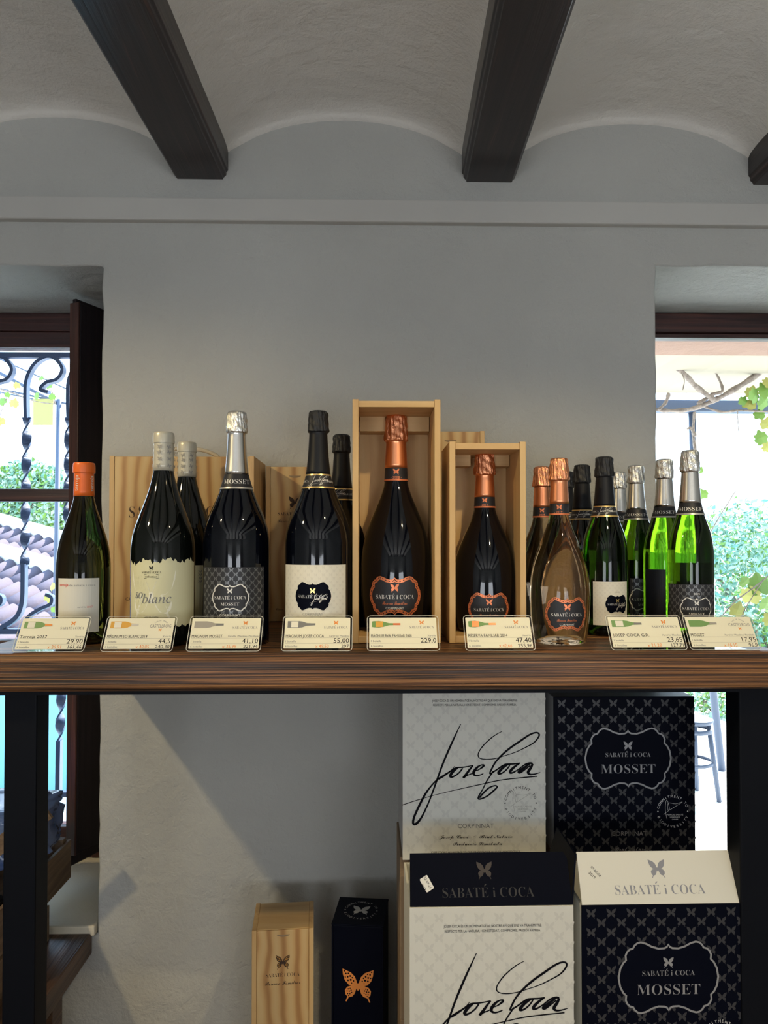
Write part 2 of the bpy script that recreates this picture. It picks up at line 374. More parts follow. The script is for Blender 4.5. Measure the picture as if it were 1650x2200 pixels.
SIG = [
 ([(660,395,6),(600,520,14),(540,650,18),(480,790,17),(430,925,16),(385,1050,15),(330,1190,14),(265,1320,18),(215,1378,22),(185,1375,20),(195,1310,20),(250,1190,20),(310,1080,18),(370,1000,14),(430,940,13),(500,893,9),(560,855,6),(600,812,5)]),
 _q1([(60,400,10),(130,360,12),(230,290,14),(310,242,12),(400,235,12),(480,225,10),(565,208,8)]),
 _q1([(345,238,12),(270,295,24),(232,350,26),(255,368,18),(315,343,13),(370,300,13),(412,246,14)]),
 _q1([(565,208,12),(520,260,18),(470,325,22),(425,378,20),(470,350,12),(540,325,9),(600,292,7)]),
 _q1([(590,288,8),(650,268,10),(708,228,18),(722,206,16),(680,206,12),(622,240,20),(575,300,26),(580,338,20),(625,352,13),(690,335,10),(715,322,8)]),
 ([(1075,470,5),(1000,510,8),(905,588,10),(845,665,9),(834,712,10),(860,738,8),(930,747,8),(1020,735,7),(1110,708,6),(1200,680,7),(1300,635,9),(1390,585,11),(1435,535,14),(1445,500,15),(1415,484,14),(1350,505,16),(1250,570,18),(1150,638,18),(1060,715,16),(1000,785,15),(965,850,15),(950,888,12),(990,872,8),(1040,840,6),(1080,810,5)]),
 ([(985,865,12),(920,960,12),(880,1040,10),(835,1120,14),(850,1140,14),(920,1112,14),(980,1065,16),(1022,1022,14),(1000,1008,12),(940,1030,14),(880,1085,16),(845,1128,14)]),
 _q2([(500,1115,9),(560,1080,12),(640,1030,12),(720,975,14),(790,938,14),(860,930,14),(1000,925,12),(1095,908,8)]),
 _q2([(850,935,14),(745,1005,22),(668,1085,26),(665,1118,20),(722,1112,14),(800,1058,13),(860,990,13),(888,940,12)]),
 _q2([(1090,912,10),(1010,962,18),(930,1030,24),(892,1082,24),(905,1106,18),(962,1093,14),(1045,1045,10),(1130,982,12),(1200,937,14),(1290,914,18),(1345,925,16)]),
 _q2([(1285,922,14),(1180,1000,22),(1090,1062,26),(1062,1092,22),(1102,1098,16),(1190,1040,12),(1290,962,12)]),
 _q2([(1345,925,18),(1310,1000,24),(1262,1070,26),(1252,1108,22),(1300,1138,16),(1390,1130,11),(1495,1100,6)]),
 ([(72,1195,7),(270,1132,6),(500,1072,5),(880,990,8),(1100,948,9),(1425,918,10)]),
]
def signature(sc, wmul=1.0):
    L = []
    for st in SIG:
        p = smoothpath(st, 5)
        L.append(band([((x-760)*sc, -(y-880)*sc) for x, y, w in p], [max(w, 4)*1.12*sc*wmul for x, y, w in p], False))
    return ssum(L)
def flatmap(o, ax, az, n):
    o, ax, az, n = Vector(o), Vector(ax), Vector(az), Vector(n)
    return lambda u, v, off: o+ax*u+az*v+n*off
def decal(name, sh, mat, mp, layer, parent):
    o = _decal(name, sh, mat, mp, layer, parent)
    if any(q in name for q in ('pattern', 'dots', 'spots', 'butterflies', 'back_print', 'rule', 'brand_mark', 'lettering')): o['kind'] = 'stuff'
    return o
def _decal(name, sh, mat, mp, layer, parent):
    return mesh_obj(name, [mp(u, v, .00025*layer) for u, v in sh.v], sh.f, mat, parent)

# ------------------------------------------------------------------ setting: walls, vaults, beams
D = 1.72; WT = 2.30              # inner and outer face of the window wall
XL, XR, YB, ZT = -2.3, 2.5, -3.2, CZ+1.30
xlw = P(218, 900, D).x; xrw = P(1411, 900, D).x
zlt = P(120, 571, D).z; zrt = P(1500, 571, D).z
HOLES = [(-1.75, xlw, CZ-.913, zlt), (xrw, 2.0, .12, zrt)]
def grid_wall(name, holes, x0, x1, z0, z1, y0, y1, cell, mat, jitter):
    def cuts(a, b, must):
        c = sorted(set([a, b]+[m for m in must if a < m < b])); o = []
        for p, q in zip(c, c[1:]):
            n = max(1, int((q-p)/cell)); o += [p+(q-p)*i/n for i in range(n)]
        return o+[b]
    X = cuts(x0, x1, [h[i] for h in holes for i in (0, 1)]); Z = cuts(z0, z1, [h[i] for h in holes for i in (2, 3)])
    sol = lambda i, j: 0 <= i < len(X)-1 and 0 <= j < len(Z)-1 and not any(h[0]-1e-6 < (X[i]+X[i+1])/2 < h[1] and h[2] < (Z[j]+Z[j+1])/2 < h[3] for h in holes)
    nx, nz = len(X), len(Z); v = []; on = set()
    for h in holes:
        for i, x in enumerate(X):
            for j, z in enumerate(Z):
                if (abs(x-h[0]) < 1e-6 or abs(x-h[1]) < 1e-6) and h[2]-1e-6 <= z <= h[3]+1e-6 or (abs(z-h[2]) < 1e-6 or abs(z-h[3]) < 1e-6) and h[0]-1e-6 <= x <= h[1]+1e-6: on.add((i, j))
    for k, y in enumerate((y0, y1)):
        for j in range(nz):
            for i in range(nx):
                q = jitter if (i, j) in on and k == 0 else 0
                v.append((X[i]+q*(R.random()-.5), y, Z[j]+q*(R.random()-.5)))
    idx = lambda i, j, k: k*nx*nz+j*nx+i; f = []
    for j in range(nz-1):
        for i in range(nx-1):
            if not sol(i, j): continue
            f.append((idx(i, j, 0), idx(i+1, j, 0), idx(i+1, j+1, 0), idx(i, j+1, 0)))
            f.append((idx(i, j, 1), idx(i, j+1, 1), idx(i+1, j+1, 1), idx(i+1, j, 1)))
            if not sol(i-1, j): f.append((idx(i, j, 0), idx(i, j+1, 0), idx(i, j+1, 1), idx(i, j, 1)))
            if not sol(i+1, j): f.append((idx(i+1, j, 0), idx(i+1, j, 1), idx(i+1, j+1, 1), idx(i+1, j+1, 0)))
            if not sol(i, j-1): f.append((idx(i, j, 0), idx(i, j, 1), idx(i+1, j, 1), idx(i+1, j, 0)))
            if not sol(i, j+1): f.append((idx(i, j+1, 0), idx(i+1, j+1, 0), idx(i+1, j+1, 1), idx(i, j+1, 1)))
    o = mesh_obj(name, v, f, mat)
    m = o.modifiers.new('bevel', 'BEVEL'); m.width = .006; m.segments = 3; m.limit_method = 'ANGLE'; m.angle_limit = 1.0; m.harden_normals = False
    return struct(o)
grid_wall('wall_back', HOLES, XL, XR, 0, ZT, D, WT, .05, 'wall', .004)
struct(boxo('floor', 'floor', None, XL-.3, XR+.3, YB-.3, WT, -.12, 0))
struct(boxo('wall_left', 'wall', None, XL-.3, XL, YB-.3, D, 0, ZT))
struct(boxo('wall_right', 'wall', None, XR, XR+.3, YB-.3, D, 0, ZT))
struct(boxo('wall_front', 'wall', None, XL, XR, YB-.3, YB, 0, ZT))
# outer lintels beyond the frames
struct(boxo('lintel_1', 'wall', None, -1.75, xlw, 2.13, WT, CZ+.60, zlt))
struct(boxo('lintel_2', 'lintel', None, xrw, 2.0, 2.13, WT, CZ+.60, zrt))
# vaulted ceiling
DX = .030                        # the beams run slightly askew of the wall
BX = [P(370, 385, D).x, P(992, 385, D).x, P(1608, 385, D).x]; BW = .132
BX = [BX[0]-2*.684, BX[0]-.684] + BX + [BX[2]+.684, BX[2]+2*.684]
zb = P(430, 385, D).z; zs = zb+.046; zc = P(740, 240, D).z
mb = MB(); 
y_a, y_b = D+.02, YB-.02
for i in range(len(BX)-1):
    a, b = BX[i]+BW-.015, BX[i+1]+.015; n = 28; prof = []
    for k in range(n+1):
        t = k/n; s = math.cos((t-.5)*PI*.93); s0 = math.cos(.5*PI*.93)
        prof.append((a+(b-a)*(.5+.5*math.sin((t-.5)*PI*.93)/math.sin(.5*PI*.93)), zs + (zc-zs)*(s-s0)/(1-s0)))
    ys = [y_a, D, D-.006, D-.014, D-.026, D-.04, D-.06, 1.2, .6, 0, -1, -2, y_b]
    vs = []
    for y in ys:
        q = max(0, (y-D+.06)/.06); dz = .022*(1-math.sqrt(max(0, 1-min(1, q)**2)))
        for x, z in prof: vs.append((x+(y-D)*DX, y, z-dz*min(1, (z-zs)/(.5*(zc-zs)))))
    m_ = n+1; fs = [(r*m_+k, r*m_+k+1, (r+1)*m_+k+1, (r+1)*m_+k) for r in range(len(ys)-1) for k in range(n)]
    mb.add(vs, fs)
ceil = mb.build('ceiling', 'ceil', None, True); struct(ceil)
struct(boxo('ceiling_slab', 'ceil', None, XL-.3, XR+.3, YB-.3, WT, ZT-.08, ZT+.1))
# beams
for i, bx in enumerate(BX):
    if i in (0, 6): continue
    c = .011
    pr = [(c,0),(BW-c,0),(BW-c,.004),(BW-.004,.010),(BW-.004,.018),(BW,.021),(BW,.10),(0,.10),(0,.021),(.004,.018),(.004,.010),(c,.004)]
    vs = []; fs = []
    for y in (D+.04, YB): vs += [(bx+x+(y-D)*DX, y, zb+z) for x, z in pr]
    n = len(pr); fs = [tuple(range(n)), tuple(range(2*n-1, n-1, -1))] + [(k, n+k, n+(k+1) % n, (k+1) % n) for k in range(n)]
    o = mesh_obj('ceiling_beam', vs, fs, 'beam')
    m = o.modifiers.new('bevel', 'BEVEL'); m.width = .0025; m.segments = 2; m.limit_method = 'ANGLE'
    lab = {1: 'dark wooden ceiling beam left of the frame', 2: 'dark wooden ceiling beam meeting the wall above the pale wine bottles', 3: 'dark wooden ceiling beam meeting the wall above the opened wine boxes',
           4: 'dark wooden ceiling beam whose end shows at the right edge above the window', 5: 'dark wooden ceiling beam beyond the right window'}[i]
    tag(o, lab, 'beam', 'dark ceiling beams')
# moulding strip
ctz, cbz = P(825, 427, D-.02).z, P(825, 476, D-.02).z
struct(boxo('trim_1', 'cornice', None, XL, XR, D-.02, D+.01, cbz, ctz, .004))

# ------------------------------------------------------------------ windows
FY = 2.07
def win_frame(idx, x0, x1, ztop, rail_bot_px, lab_side):
    root = bpy.data.objects.new('window_%d' % idx, None); COL.objects.link(root); struct(root); return root
W1 = win_frame(1, -1.75, xlw, zlt, 745, 1)
zr = P(80, 745, FY).z; zmid0, zmid1 = P(80, 1077, FY).z, P(80, 1050, FY).z; zl0, zl1 = P(20, 1396, FY).z, P(20, 1376, FY).z
boxo('window_frame', 'winwood', W1, -1.75, xlw-.003, FY, FY+.06, zr+.045, zlt-.002, .003)
boxo('sash_rail', 'winwood', W1, -1.7, xlw-.05, FY+.004, FY+.05, zr, zr+.0445, .003)
boxo('glazing_bar', 'winwood', W1, -1.7, xlw-.09, FY, FY+.045, zmid0, zmid1, .004)
boxo('glazing_bar', 'winwood', W1, -1.7, xlw-.09, FY, FY+.045, zl0, zl1, .004)
boxo('window_frame', 'shutwood', W1, xlw-.15, xlw-.004, FY+.001, FY+.06, CZ-.886, zr+.0449, .003)
boxo('window_frame', 'shutwood', W1, -1.75, -1.68, FY+.001, FY+.06, CZ-.886, zr+.0449, .003)
boxo('sash_rail', 'winwood', W1, -1.7, xlw-.05, FY+.004, FY+.05, CZ-.886, CZ-.80, .003)
boxo('pane', 'pane', W1, -1.69, xlw-.10, FY+.022, FY+.026, CZ-.80, zr)
# open shutter leaf
sroot = bpy.data.objects.new('shutter', None); COL.objects.link(sroot); sroot.parent = W1
s_near = P(160, 900, 1.94); s_near2 = P(185, 900, 1.94)
zst, zsb = P(170, 650, 1.94).z, P(165, 1848, 1.94).z
hx = xlw-.045
ln = math.hypot(hx-s_near.x, FY-1.94+.12)
sroot.location = (s_near.x, 1.905, 0); ang = math.atan2(FY-.006-1.905, hx-.035-s_near.x)
sroot.rotation_euler = (0, 0, ang)
th = .030; L_ = math.hypot(FY-.006-1.905, hx-.035-s_near.x)
mb = MB(); mb.box(.006, L_, -th, 0, zsb+.03, zst-.014)
boxo('lit_edge_strip', 'shutwood', sroot, 0, .0055, -th, 0, zsb+.03, zst-.014, .001)  # separate strip in the lighter wood, for the edge that catches light
mb.box(.008, L_, -th*.45, 0, zst-.014, zst); mb.box(0, L_, -th*.5, 0, zsb, zsb+.03)
mb.build('shutter_leaf', 'shutshade', sroot, False, .003)
# sill
struct(boxo('sill_1', 'stone', None, -1.74, xlw-.004, D-.012, FY+.06, CZ-.912, CZ-.8876, .004))
W2 = win_frame(2, xrw, 2.0, zrt, 722, 1)
zr2 = P(1530, 722, FY).z
boxo('window_frame', 'winwood', W2, xrw+.003, 2.0, FY, FY+.06, P(1530, 713, FY).z, zrt-.002, .003)
boxo('sash_rail', 'winwood', W2, xrw+.04, 1.95, FY+.012, FY+.05, zr2-.002, P(1530, 713, FY).z-.0015, .002)
boxo('window_frame', 'shutwood', W2, xrw+.003, xrw+.06, FY+.001, FY+.06, .13, P(1530, 713, FY).z-.001, .003)
boxo('window_frame', 'shutwood', W2, 1.94, 1.999, FY+.001, FY+.06, .13, P(1530, 713, FY).z-.001, .003)
boxo('pane', 'pane', W2, xrw+.06, 1.94, FY+.03, FY+.034, .15, zr2)
struct(boxo('sill_2', 'stone', None, xrw, 2.0, D+.01, WT, .12, .15))

# wrought-iron grille outside the left window
GY = 2.22
G = thing('window_grille', 'blue-black wrought iron grille with twisted bars and scrolls outside left window', 'grille', (0, GY, 0))
def gp(x, y): p = P(x, y, GY); return Vector((p.x, 0, p.z))
def flatbar(pts, w, t, parent, name, tw=None, mat='iron'):
    """flat bar swept along pts in the XZ plane; tw(i) = twist angle about the path"""
    vs = []; fs = []; n = len(pts)
    for i, p in enumerate(pts):
        d = (pts[min(i+1, n-1)]-pts[max(i-1, 0)]).normalized(); a = Vector((d.z, 0, -d.x)); y = Vector((0, 1, 0))
        q = tw[i] if tw else 0; e1 = a*math.cos(q)+y*math.sin(q); e2 = -a*math.sin(q)+y*math.cos(q)
        for s1, s2 in ((-1,-1),(1,-1),(1,1),(-1,1)): vs.append(p+e1*(w/2*s1)+e2*(t/2*s2))
    for i in range(n-1):
        for k in range(4): fs.append((i*4+k, i*4+(k+1) % 4, (i+1)*4+(k+1) % 4, (i+1)*4+k))
    fs += [(0,3,2,1), ((n-1)*4, (n-1)*4+1, (n-1)*4+2, (n-1)*4+3)]
    return mesh_obj(name, vs, fs, mat, parent)
def twisted(xpix, y0, y1, top=True):
    n = 120; pts = []; tw = []
    for i in range(n+1):
        t = i/n; y = y0+(y1-y0)*t; pts.append(gp(xpix - (xpix < 400)*5*t, y))
        tw.append(PI/2*0 + PI*(y-y0)/53.0)
    flatbar(pts, .027, .006, G, 'twisted_bar', tw)
for bx in (-235, -142, -50, 58, 149):
    o_ = bx-58
    twisted(bx, 897, 1213)
    flatbar([gp(*p) for p in smoothpath([(bx, 899), (bx-1, 850), (bx+2, 815), (bx+18, 784), (bx+42, 768), (bx+62, 771), (bx+78, 793), (bx+68, 815), (bx+44, 823), (bx+31, 838), (bx+48, 843)], 5)], .010, .022, G, 'scroll')
    flatbar([gp(*p) for p in smoothpath([(bx-6, 1211), (bx-6, 1250), (bx-8, 1295), (bx-20, 1325), (bx-48, 1345), (bx-70, 1354)], 5)], .013, .022, G, 'scroll')
    flatbar([gp(*p) for p in smoothpath([(bx+42, 1277), (bx+55, 1283), (bx+53, 1297), (bx+30, 1308), (bx+8, 1322), (bx-2, 1340), (bx+5, 1356)], 5)], .010, .022, G, 'scroll')
    twisted(bx-16 if bx < 100 else bx-16, 1455, 1592)
    flatbar([gp(bx-21, 1590), gp(bx-22, 1640), gp(bx-23, 1720)], .013, .022, G, 'lower_bar')
for yy in (762, 1357, 1440, 1708):
    a, b = gp(-300, yy), gp(230, yy); mb = MB(); mb.box(a.x, min(b.x, xlw-.01), -.012, .012, a.z-.008, a.z+.008); mb.build('cross_bar', 'iron', G, False, .002)

# ------------------------------------------------------------------ shelf unit
ZS = P(825, 1403, 1.15).z
SB = P(825, 1486, 1.15).z
U = thing('display_shelf', 'thick brushed dark wood shelf on a black steel frame', 'shelf', (0, 1.15, 0))
xe = -.648
mb = MB(); mb.box(xe, .672, 0, D-1.15-.001, SB, ZS)
bo = mb.build('shelf_board', 'shelf', U, False, .013, 4)
boxo('frame_plate', 'metal', U, xe+.01, .664, .02, .54, SB-.007, SB-.0003)
xa, xb = P(8, 1600, 1.19).x, P(78, 1600, 1.19).x
for (a, b) in ((xa, xb), (P(1589, 1600, 1.19).x, P(1589, 1600, 1.19).x+.053)):
    for yy in (.04, .50):
        if a < 0 and yy > .1: continue
        boxo('post', 'metal', U, a, b, yy, yy+.048, 0, SB-.0075, .003)
LS = CZ-1.21
boxo('lower_board', 'shelf', U, xb+.002, P(1589, 1600, 1.19).x-.002, .03, .53, LS-.04, LS, .004)

# ------------------------------------------------------------------ bottles
PROF = {  # (height fraction, radius fraction) of the glass
 'magnum': [(0,.90),(.006,.97),(.02,1.0),(.25,1.0),(.42,1.0),(.455,.985),(.495,.945),(.545,.84),(.596,.685),(.66,.50),(.727,.355),(.80,.30),(.9,.26),(.985,.25),(1,.22)],
 'spark': [(0,.90),(.007,.97),(.02,1.0),(.25,1.0),(.44,1.0),(.49,.975),(.53,.93),(.577,.84),(.625,.70),(.675,.56),(.723,.46),(.80,.40),(.9,.355),(.985,.34),(1,.3)],
 'drop': [(0,.80),(.008,.87),(.03,.90),(.08,.945),(.138,.98),(.21,1.0),(.294,1.0),(.373,.955),(.449,.85),(.528,.68),(.605,.49),(.65,.39),(.691,.33),(.753,.305),(.86,.275),(.985,.26),(1,.22)],
 'burg': [(0,.92),(.007,.98),(.02,1.0),(.25,1.0),(.40,1.0),(.487,.965),(.554,.885),(.618,.76),(.685,.61),(.749,.465),(.815,.36),(.87,.335),(.985,.33),(1,.3)],
 'burgm': [(0,.92),(.007,.98),(.02,1.0),(.25,1.0),(.42,1.0),(.483,.98),(.537,.91),(.593,.78),(.647,.645),(.703,.51),(.757,.405),(.818,.315),(.87,.295),(.985,.285),(1,.26)],
}
CAPS = {  # capsule: list of (height, radius), lower first, + pleated zone start
 'magnum': ([(.727,.36),(.80,.307),(.88,.272),(.905,.268),(.912,.305),(.93,.30),(.96,.283),(.985,.278),(.998,.25),(1.003,.17),(1.004,0)], .905),
 'spark': ([(.723,.47),(.80,.41),(.875,.365),(.885,.365),(.893,.405),(.915,.40),(.95,.375),(.98,.37),(.996,.34),(1.003,.22),(1.004,0)], .885),
 'drop': ([(.753,.315),(.84,.285),(.875,.28),(.882,.325),(.90,.325),(.94,.30),(.98,.285),(.997,.26),(1.003,.17),(1.004,0)], .875),
 'burg': ([(.815,.37),(.94,.35),(.945,.38),(.948,.395),(.985,.395),(1.0,.37),(1.003,.33),(1.001,.30),(1.0,0)], 2),
 'burgm': ([(.818,.325),(.948,.30),(.95,.312),(.953,.325),(.985,.325),(1.0,.30),(1.003,.27),(1.001,.25),(1.0,0)], 2),
}
BANDS = {'magnum': (.661, .727), 'spark': (.658, .723), 'drop': (.691, .753)}
def interp(pr, t):
    for (a, ra), (b, rb) in zip(pr, pr[1:]):
        if a <= t <= b: return ra+(rb-ra)*(t-a)/max(b-a, 1e-9)
    return pr[-1][1]
def dens(pr, n=3):
    q = smoothpath(pr, n); return [(max(a, 0), max(b, 0)) for a, b in q]
def lathe(pr, seg, wr=None):
    """pr: (r, z) list; returns verts/faces, poles closed where r = 0"""
    vs = []; fs = []; n = len(pr)
    for i, (r, z) in enumerate(pr):
        for k in range(seg):
            a = 2*PI*k/seg; q = r*(wr(a, z) if wr else 1); vs.append((q*math.sin(a), -q*math.cos(a), z))
    for i in range(n-1):
        for k in range(seg):
            k2 = (k+1) % seg; fs.append((i*seg+k, i*seg+k2, (i+1)*seg+k2, (i+1)*seg+k))
    fs.append(tuple(range(seg-1, -1, -1))); fs.append(tuple(range((n-1)*seg, n*seg)))
    return vs, fs
def bottle(label, typ, cx, ytop, Y, hw, gmat, cap, group=None, decor=None, lab_px=None, pleat_seed=1, name='wine_bottle'):
    top = P(cx, ytop, Y); X = top.x; H = (top.z-ZS)/1.003; c = math.cos(math.atan2(X, Y))
    rad = hw*Y/F*c
    root = thing(name, label, 'bottle', (X, Y, ZS+.0004), 0, group)
    pf = PROF[typ]; sm = dens(pf, 3)
    pr = [(r*rad, z*H) for z, r in sm]
    # punt
    bot = [(0.0001, H*.050 if typ == 'drop' else .020), (rad*.3, H*.044 if typ == 'drop' else .017), (rad*.58, H*.02 if typ == 'drop' else .006), (rad*.80*pf[0][1], 0)]
    full = bot+pr
    vs, fs = lathe(full, 56)
    mesh_obj('glass_body', vs, fs, gmat, root, True)
    cp, pz = CAPS[typ]; cs = dens(cp, 4)
    rnd = random.Random(pleat_seed); ph = [rnd.random()*6.28 for _ in range(4)]
    def wr(a, z):
        t = z/H
        if t < pz: return 1
        k = min(1, (t-pz)/.012)
        return 1+k*(.042*math.sin(13*a+ph[0]+3*math.sin(2*a+ph[1])+z*60) + .030*math.sin(23*a+ph[2]+z*200) + .028*math.sin(5*a+z*420+ph[3]))
    if pz < 1: cs = [(z, r) for z, r in cs]
    full = [(max(r*rad, .00005)+.0006, z*H) for z, r in cs]; full[-1] = (.0003, full[-1][1])
    vs, fs = lathe(full, 72 if pz < 1 else 40, wr if pz < 1 else None)
    fo = mesh_obj('foil' if pz < 1 else 'capsule', vs, fs, cap, root, True)
    if pz < 1:
        fo.data.materials.append(M[cap.replace('foil', 'crinkle')])
        for p in fo.data.polygons:
            if p.center.z > pz*H: p.material_index = 1
    phi0 = math.atan2(-X, Y)
    def mapper(ang, base=0.0006, capfn=False):
        def f(u, v, off):
            t = v/H; r = interp(sm, t)*rad
            if capfn: r = max(r, interp(cs, t)*rad+.0006)
            rr = interp(sm, .25)*rad if not capfn else r
            a = ang+u/max(rr, .005); q = r+base+off
            return Vector((q*math.sin(a), -q*math.cos(a), v))
        return f
    info = dict(root=root, H=H, rad=rad, phi0=phi0, map=mapper, hw=hw, cx=cx, sm=sm, Y=Y)
    info['zpx'] = lambda py: P(cx, py, Y-rad*.9).z-ZS        # height on the bottle front of a pixel row
    info['k'] = (Y-rad)/F                                    # metres per pixel at the front
    info['ang'] = lambda px: phi0+math.asin(max(-.95, min(.95, (px-cx)/hw)))
    if typ in BANDS and decor and decor.get('band'):
        b0, b1 = BANDS[typ]; e = .0008
        bp = [(interp(sm, b0+(b1-b0)*i/8)*rad+e, (b0+(b1-b0)*i/8)*H) for i in range(9)]
        mp = mesh_obj('neck_band', *_open_lathe(bp, 48), 'band_black', root, True)
        kind, rim, ink, words = decor['band']
        for zz in ((b0+.002, b0+.009), (b1-.008, b1-.002)) if kind == 'two' else ((b0+.001, b0+.009),):
            q = [(interp(sm, z)*rad+e+.0004, z*H) for z in zz]
            mesh_obj('band_edge', *_open_lathe(q, 48), rim, mp, True)
        h = (b1-b0)*H; zc_ = (b0+b1)/2*H; sh = Sh()
        mb_ = mapper(phi0+decor.get('bturn', 0), .0012, True)
        if words == 'MOSSET':
            sh = text('MOSSET', h*.30, None, 'serif', v=zc_) + text('SABATÉ i COCA', h*.15, None, 'serif', u=-rad*.92, v=zc_) + text('SABATÉ i COCA', h*.15, None, 'serif', u=rad*.92, v=zc_)
        elif words == 'sig':
            sh = signature(h*1.5/1400).at(0, zc_) + text('SABATÉ i COCA', h*.15, None, 'serif', u=rad*.62, v=zc_)+ text('SABATÉ i COCA', h*.15, None, 'serif', u=-rad*.66, v=zc_)
        else:
            sh = butterfly(h*.22).at(0, zc_+h*.18) + text('- '+words+' -', h*.18, None, 'sans', v=zc_-h*.24)
        decal('band_lettering', sh, ink, mb_, 1, mp)
    return info
def _open_lathe(pr, seg):
    vs = []; fs = []
    for r, z in pr:
        for k in range(seg):
            a = 2*PI*k/seg; vs.append((r*math.sin(a), -r*math.cos(a), z))
    for i in range(len(pr)-1):
        for k in range(seg): fs.append((i*seg+k, i*seg+(k+1) % seg, (i+1)*seg+(k+1) % seg, (i+1)*seg+k))
    return vs, fs
def plaque_set(par, mp, a, b, zc_, fill, rim, rimw, lines, L0=1, uo=0, dots=False):
    pts = plaque(a, b)
    pq = decal('plaque', star(pts, 5).at(uo, zc_), fill, mp, L0, par) if fill else par
    if rim: decal('plaque_border', band([(x*(1-rimw/a/2), y*(1-rimw/b/2)) for x, y in pts], rimw).at(uo, zc_), rim, mp, L0+1, par)
    if dots:
        n = 70; L = []; o = smoothpath([p for p in pts]+[pts[0]], 2)
        for i in range(0, len(o), 2): L.append(disc(rimw*.20, 6).at(o[i][0]*(1-rimw/a/2)+uo, o[i][1]*(1-rimw/b/2)+zc_))
        decal('border_dots', ssum(L), 'ink_brown', mp, L0+2, par)
    for nm, sh, mt in lines: decal(nm, sh.at(uo, zc_), mt, mp, L0+2, par)
def back_label(i, mat='paper_black'):  # rear label out of view, added to block window light through the glass
    mp = i['map'](PI+.0); H = i['H']; decal('back_label', rect(i['rad']*1.9, H*.34, 20, 3).at(0, H*.235), mat, mp, 0, i['root'])
def mosset_label(i, px0, px1, py0, py1, pcx, pcy, a_px, year=None):
    """black label with a butterfly pattern and a white-edged plaque"""
    k = i['k']; z1, z0 = i['zpx'](py0), max(.004, i['zpx'](py1)); mp = i['map'](i['ang'](pcx)); rr = i['rad']
    ul = (i['ang'](px0)-i['ang'](pcx))*rr; ur = (i['ang'](px1)-i['ang'](pcx))*rr
    lb = decal('label', rect(ur-ul, z1-z0, 24, 6).at((ul+ur)/2, (z0+z1)/2), 'paper_black', mp, 0, i['root'])
    zc_ = i['zpx'](pcy); a = a_px*k; b = a*.72; L = []
    st = a*.44; r = 0; v = z1-st*.35
    while v > z0+st*.3:
        u = ul+st*(.5+.5*(r % 2))
        while u < ur-st*.2:
            if (u/(a*.86))**2 + ((v-zc_)/(b*.86))**2 > 1: L.append(butterfly(st*.27).at(u, v))
            u += st
        v -= st*.5; r += 1
    decal('butterfly_pattern', ssum(L), 'ink_labelsilver', mp, 1, lb)
    ln = [('butterfly_mark', butterfly(a*.14).at(0, b*.48), 'ink_white'),
          ('lettering', text('SABATÉ i COCA', a*.17, a*1.66, 'serif', v=0)+text('MOSSET', a*.17, a*.95, 'serif', v=-b*.46), 'ink_white')]
    plaque_set(lb, mp, a, b, zc_, 'paper_black', 'ink_white', a*.06, ln, 2)
    sh = text('CORPINNAT', a*.14, a*1.1, v=zc_-b*1.28)
    if year: sh = sh+text(year, a*.12, None, 'serif', v=zc_+b*1.30)
    decal('lettering', sh, 'ink_white', mp, 2, lb)
def josep_label(i, px0, px1, py0, py1, pcx, pcy, a_px, year=None):
    """cream embossed label with black plaque crossed by a signature"""
    k = i['k']; z1, z0 = i['zpx'](py0), max(.004, i['zpx'](py1)); mp = i['map'](i['ang'](pcx)); rr = i['rad']
    ul = (i['ang'](px0)-i['ang'](pcx))*rr; ur = (i['ang'](px1)-i['ang'](pcx))*rr
    lb = decal('label', rect(ur-ul, z1-z0, 24, 6).at((ul+ur)/2, (z0+z1)/2), 'paper', mp, 0, i['root'])
    zc_ = i['zpx'](pcy); a = a_px*k; b = a*.76; L = []
    st = a*.40; v = z1-st*.35; r = 0
    while v > z0+st*.3:
        u = ul+st*(.5+.5*(r % 2))
        while u < ur-st*.2:
            if (u/(a*.9))**2 + ((v-zc_)/(b*.9))**2 > 1: L.append(butterfly(st*.2).at(u, v))
            u += st
        v -= st*.5; r += 1
    decal('embossed_pattern', ssum(L), 'ink_pale2', mp, 1, lb)
    ln = [('butterfly_mark', butterfly(a*.15).at(0, b*.38), 'ink_gold'),
          ('lettering', text('SABATÉ i COCA', a*.18, a*1.64, 'serif', v=-b*.02), 'ink_silver'),
          ('signature', signature(a*.95/1400, 1.4).at(a*.3, -b*.2), 'ink_white')]
    plaque_set(lb, mp, a, b, zc_, 'carton_black', None, a*.05, ln, 2)
    sh = text('CORPINNAT', a*.15, a*1.1, v=zc_-b*1.26)
    if year: sh = sh+text(year, a*.12, None, 'serif', u=0, v=zc_+b*1.3)
    decal('lettering', sh, 'ink_soft', mp, 1, lb)
def reserva_label(i, pcx, pcy, a_px, b_px):
    k = i['k']; mp = i['map'](i['ang'](pcx)); zc_ = i['zpx'](pcy); a = a_px*k; b = b_px*k
    ln = [('butterfly_mark', butterfly(a*.15).at(0, b*.42), 'ink_copper'),
          ('lettering', text('SABATÉ i COCA', a*.15, a*1.40, 'serif', v=-b*.03)+text('CORPINNAT', a*.09, a*.66, v=-b*.60), 'ink_white'),
          ('script_lettering', text('Reserva Familiar', a*.12, a*.9, 'script', v=-b*.34), 'ink_copper')]
    lb = decal('label', star(plaque(a*.99, b*.99), 5).at(0, zc_), 'paper_black', mp, 0, i['root'])
    plaque_set(lb, mp, a, b, zc_, None, 'ink_copper', a*.12, ln, 1, 0, True)
M['ink_pale2'] = flat('embossed_paper', (.73, .70, .60), .5)

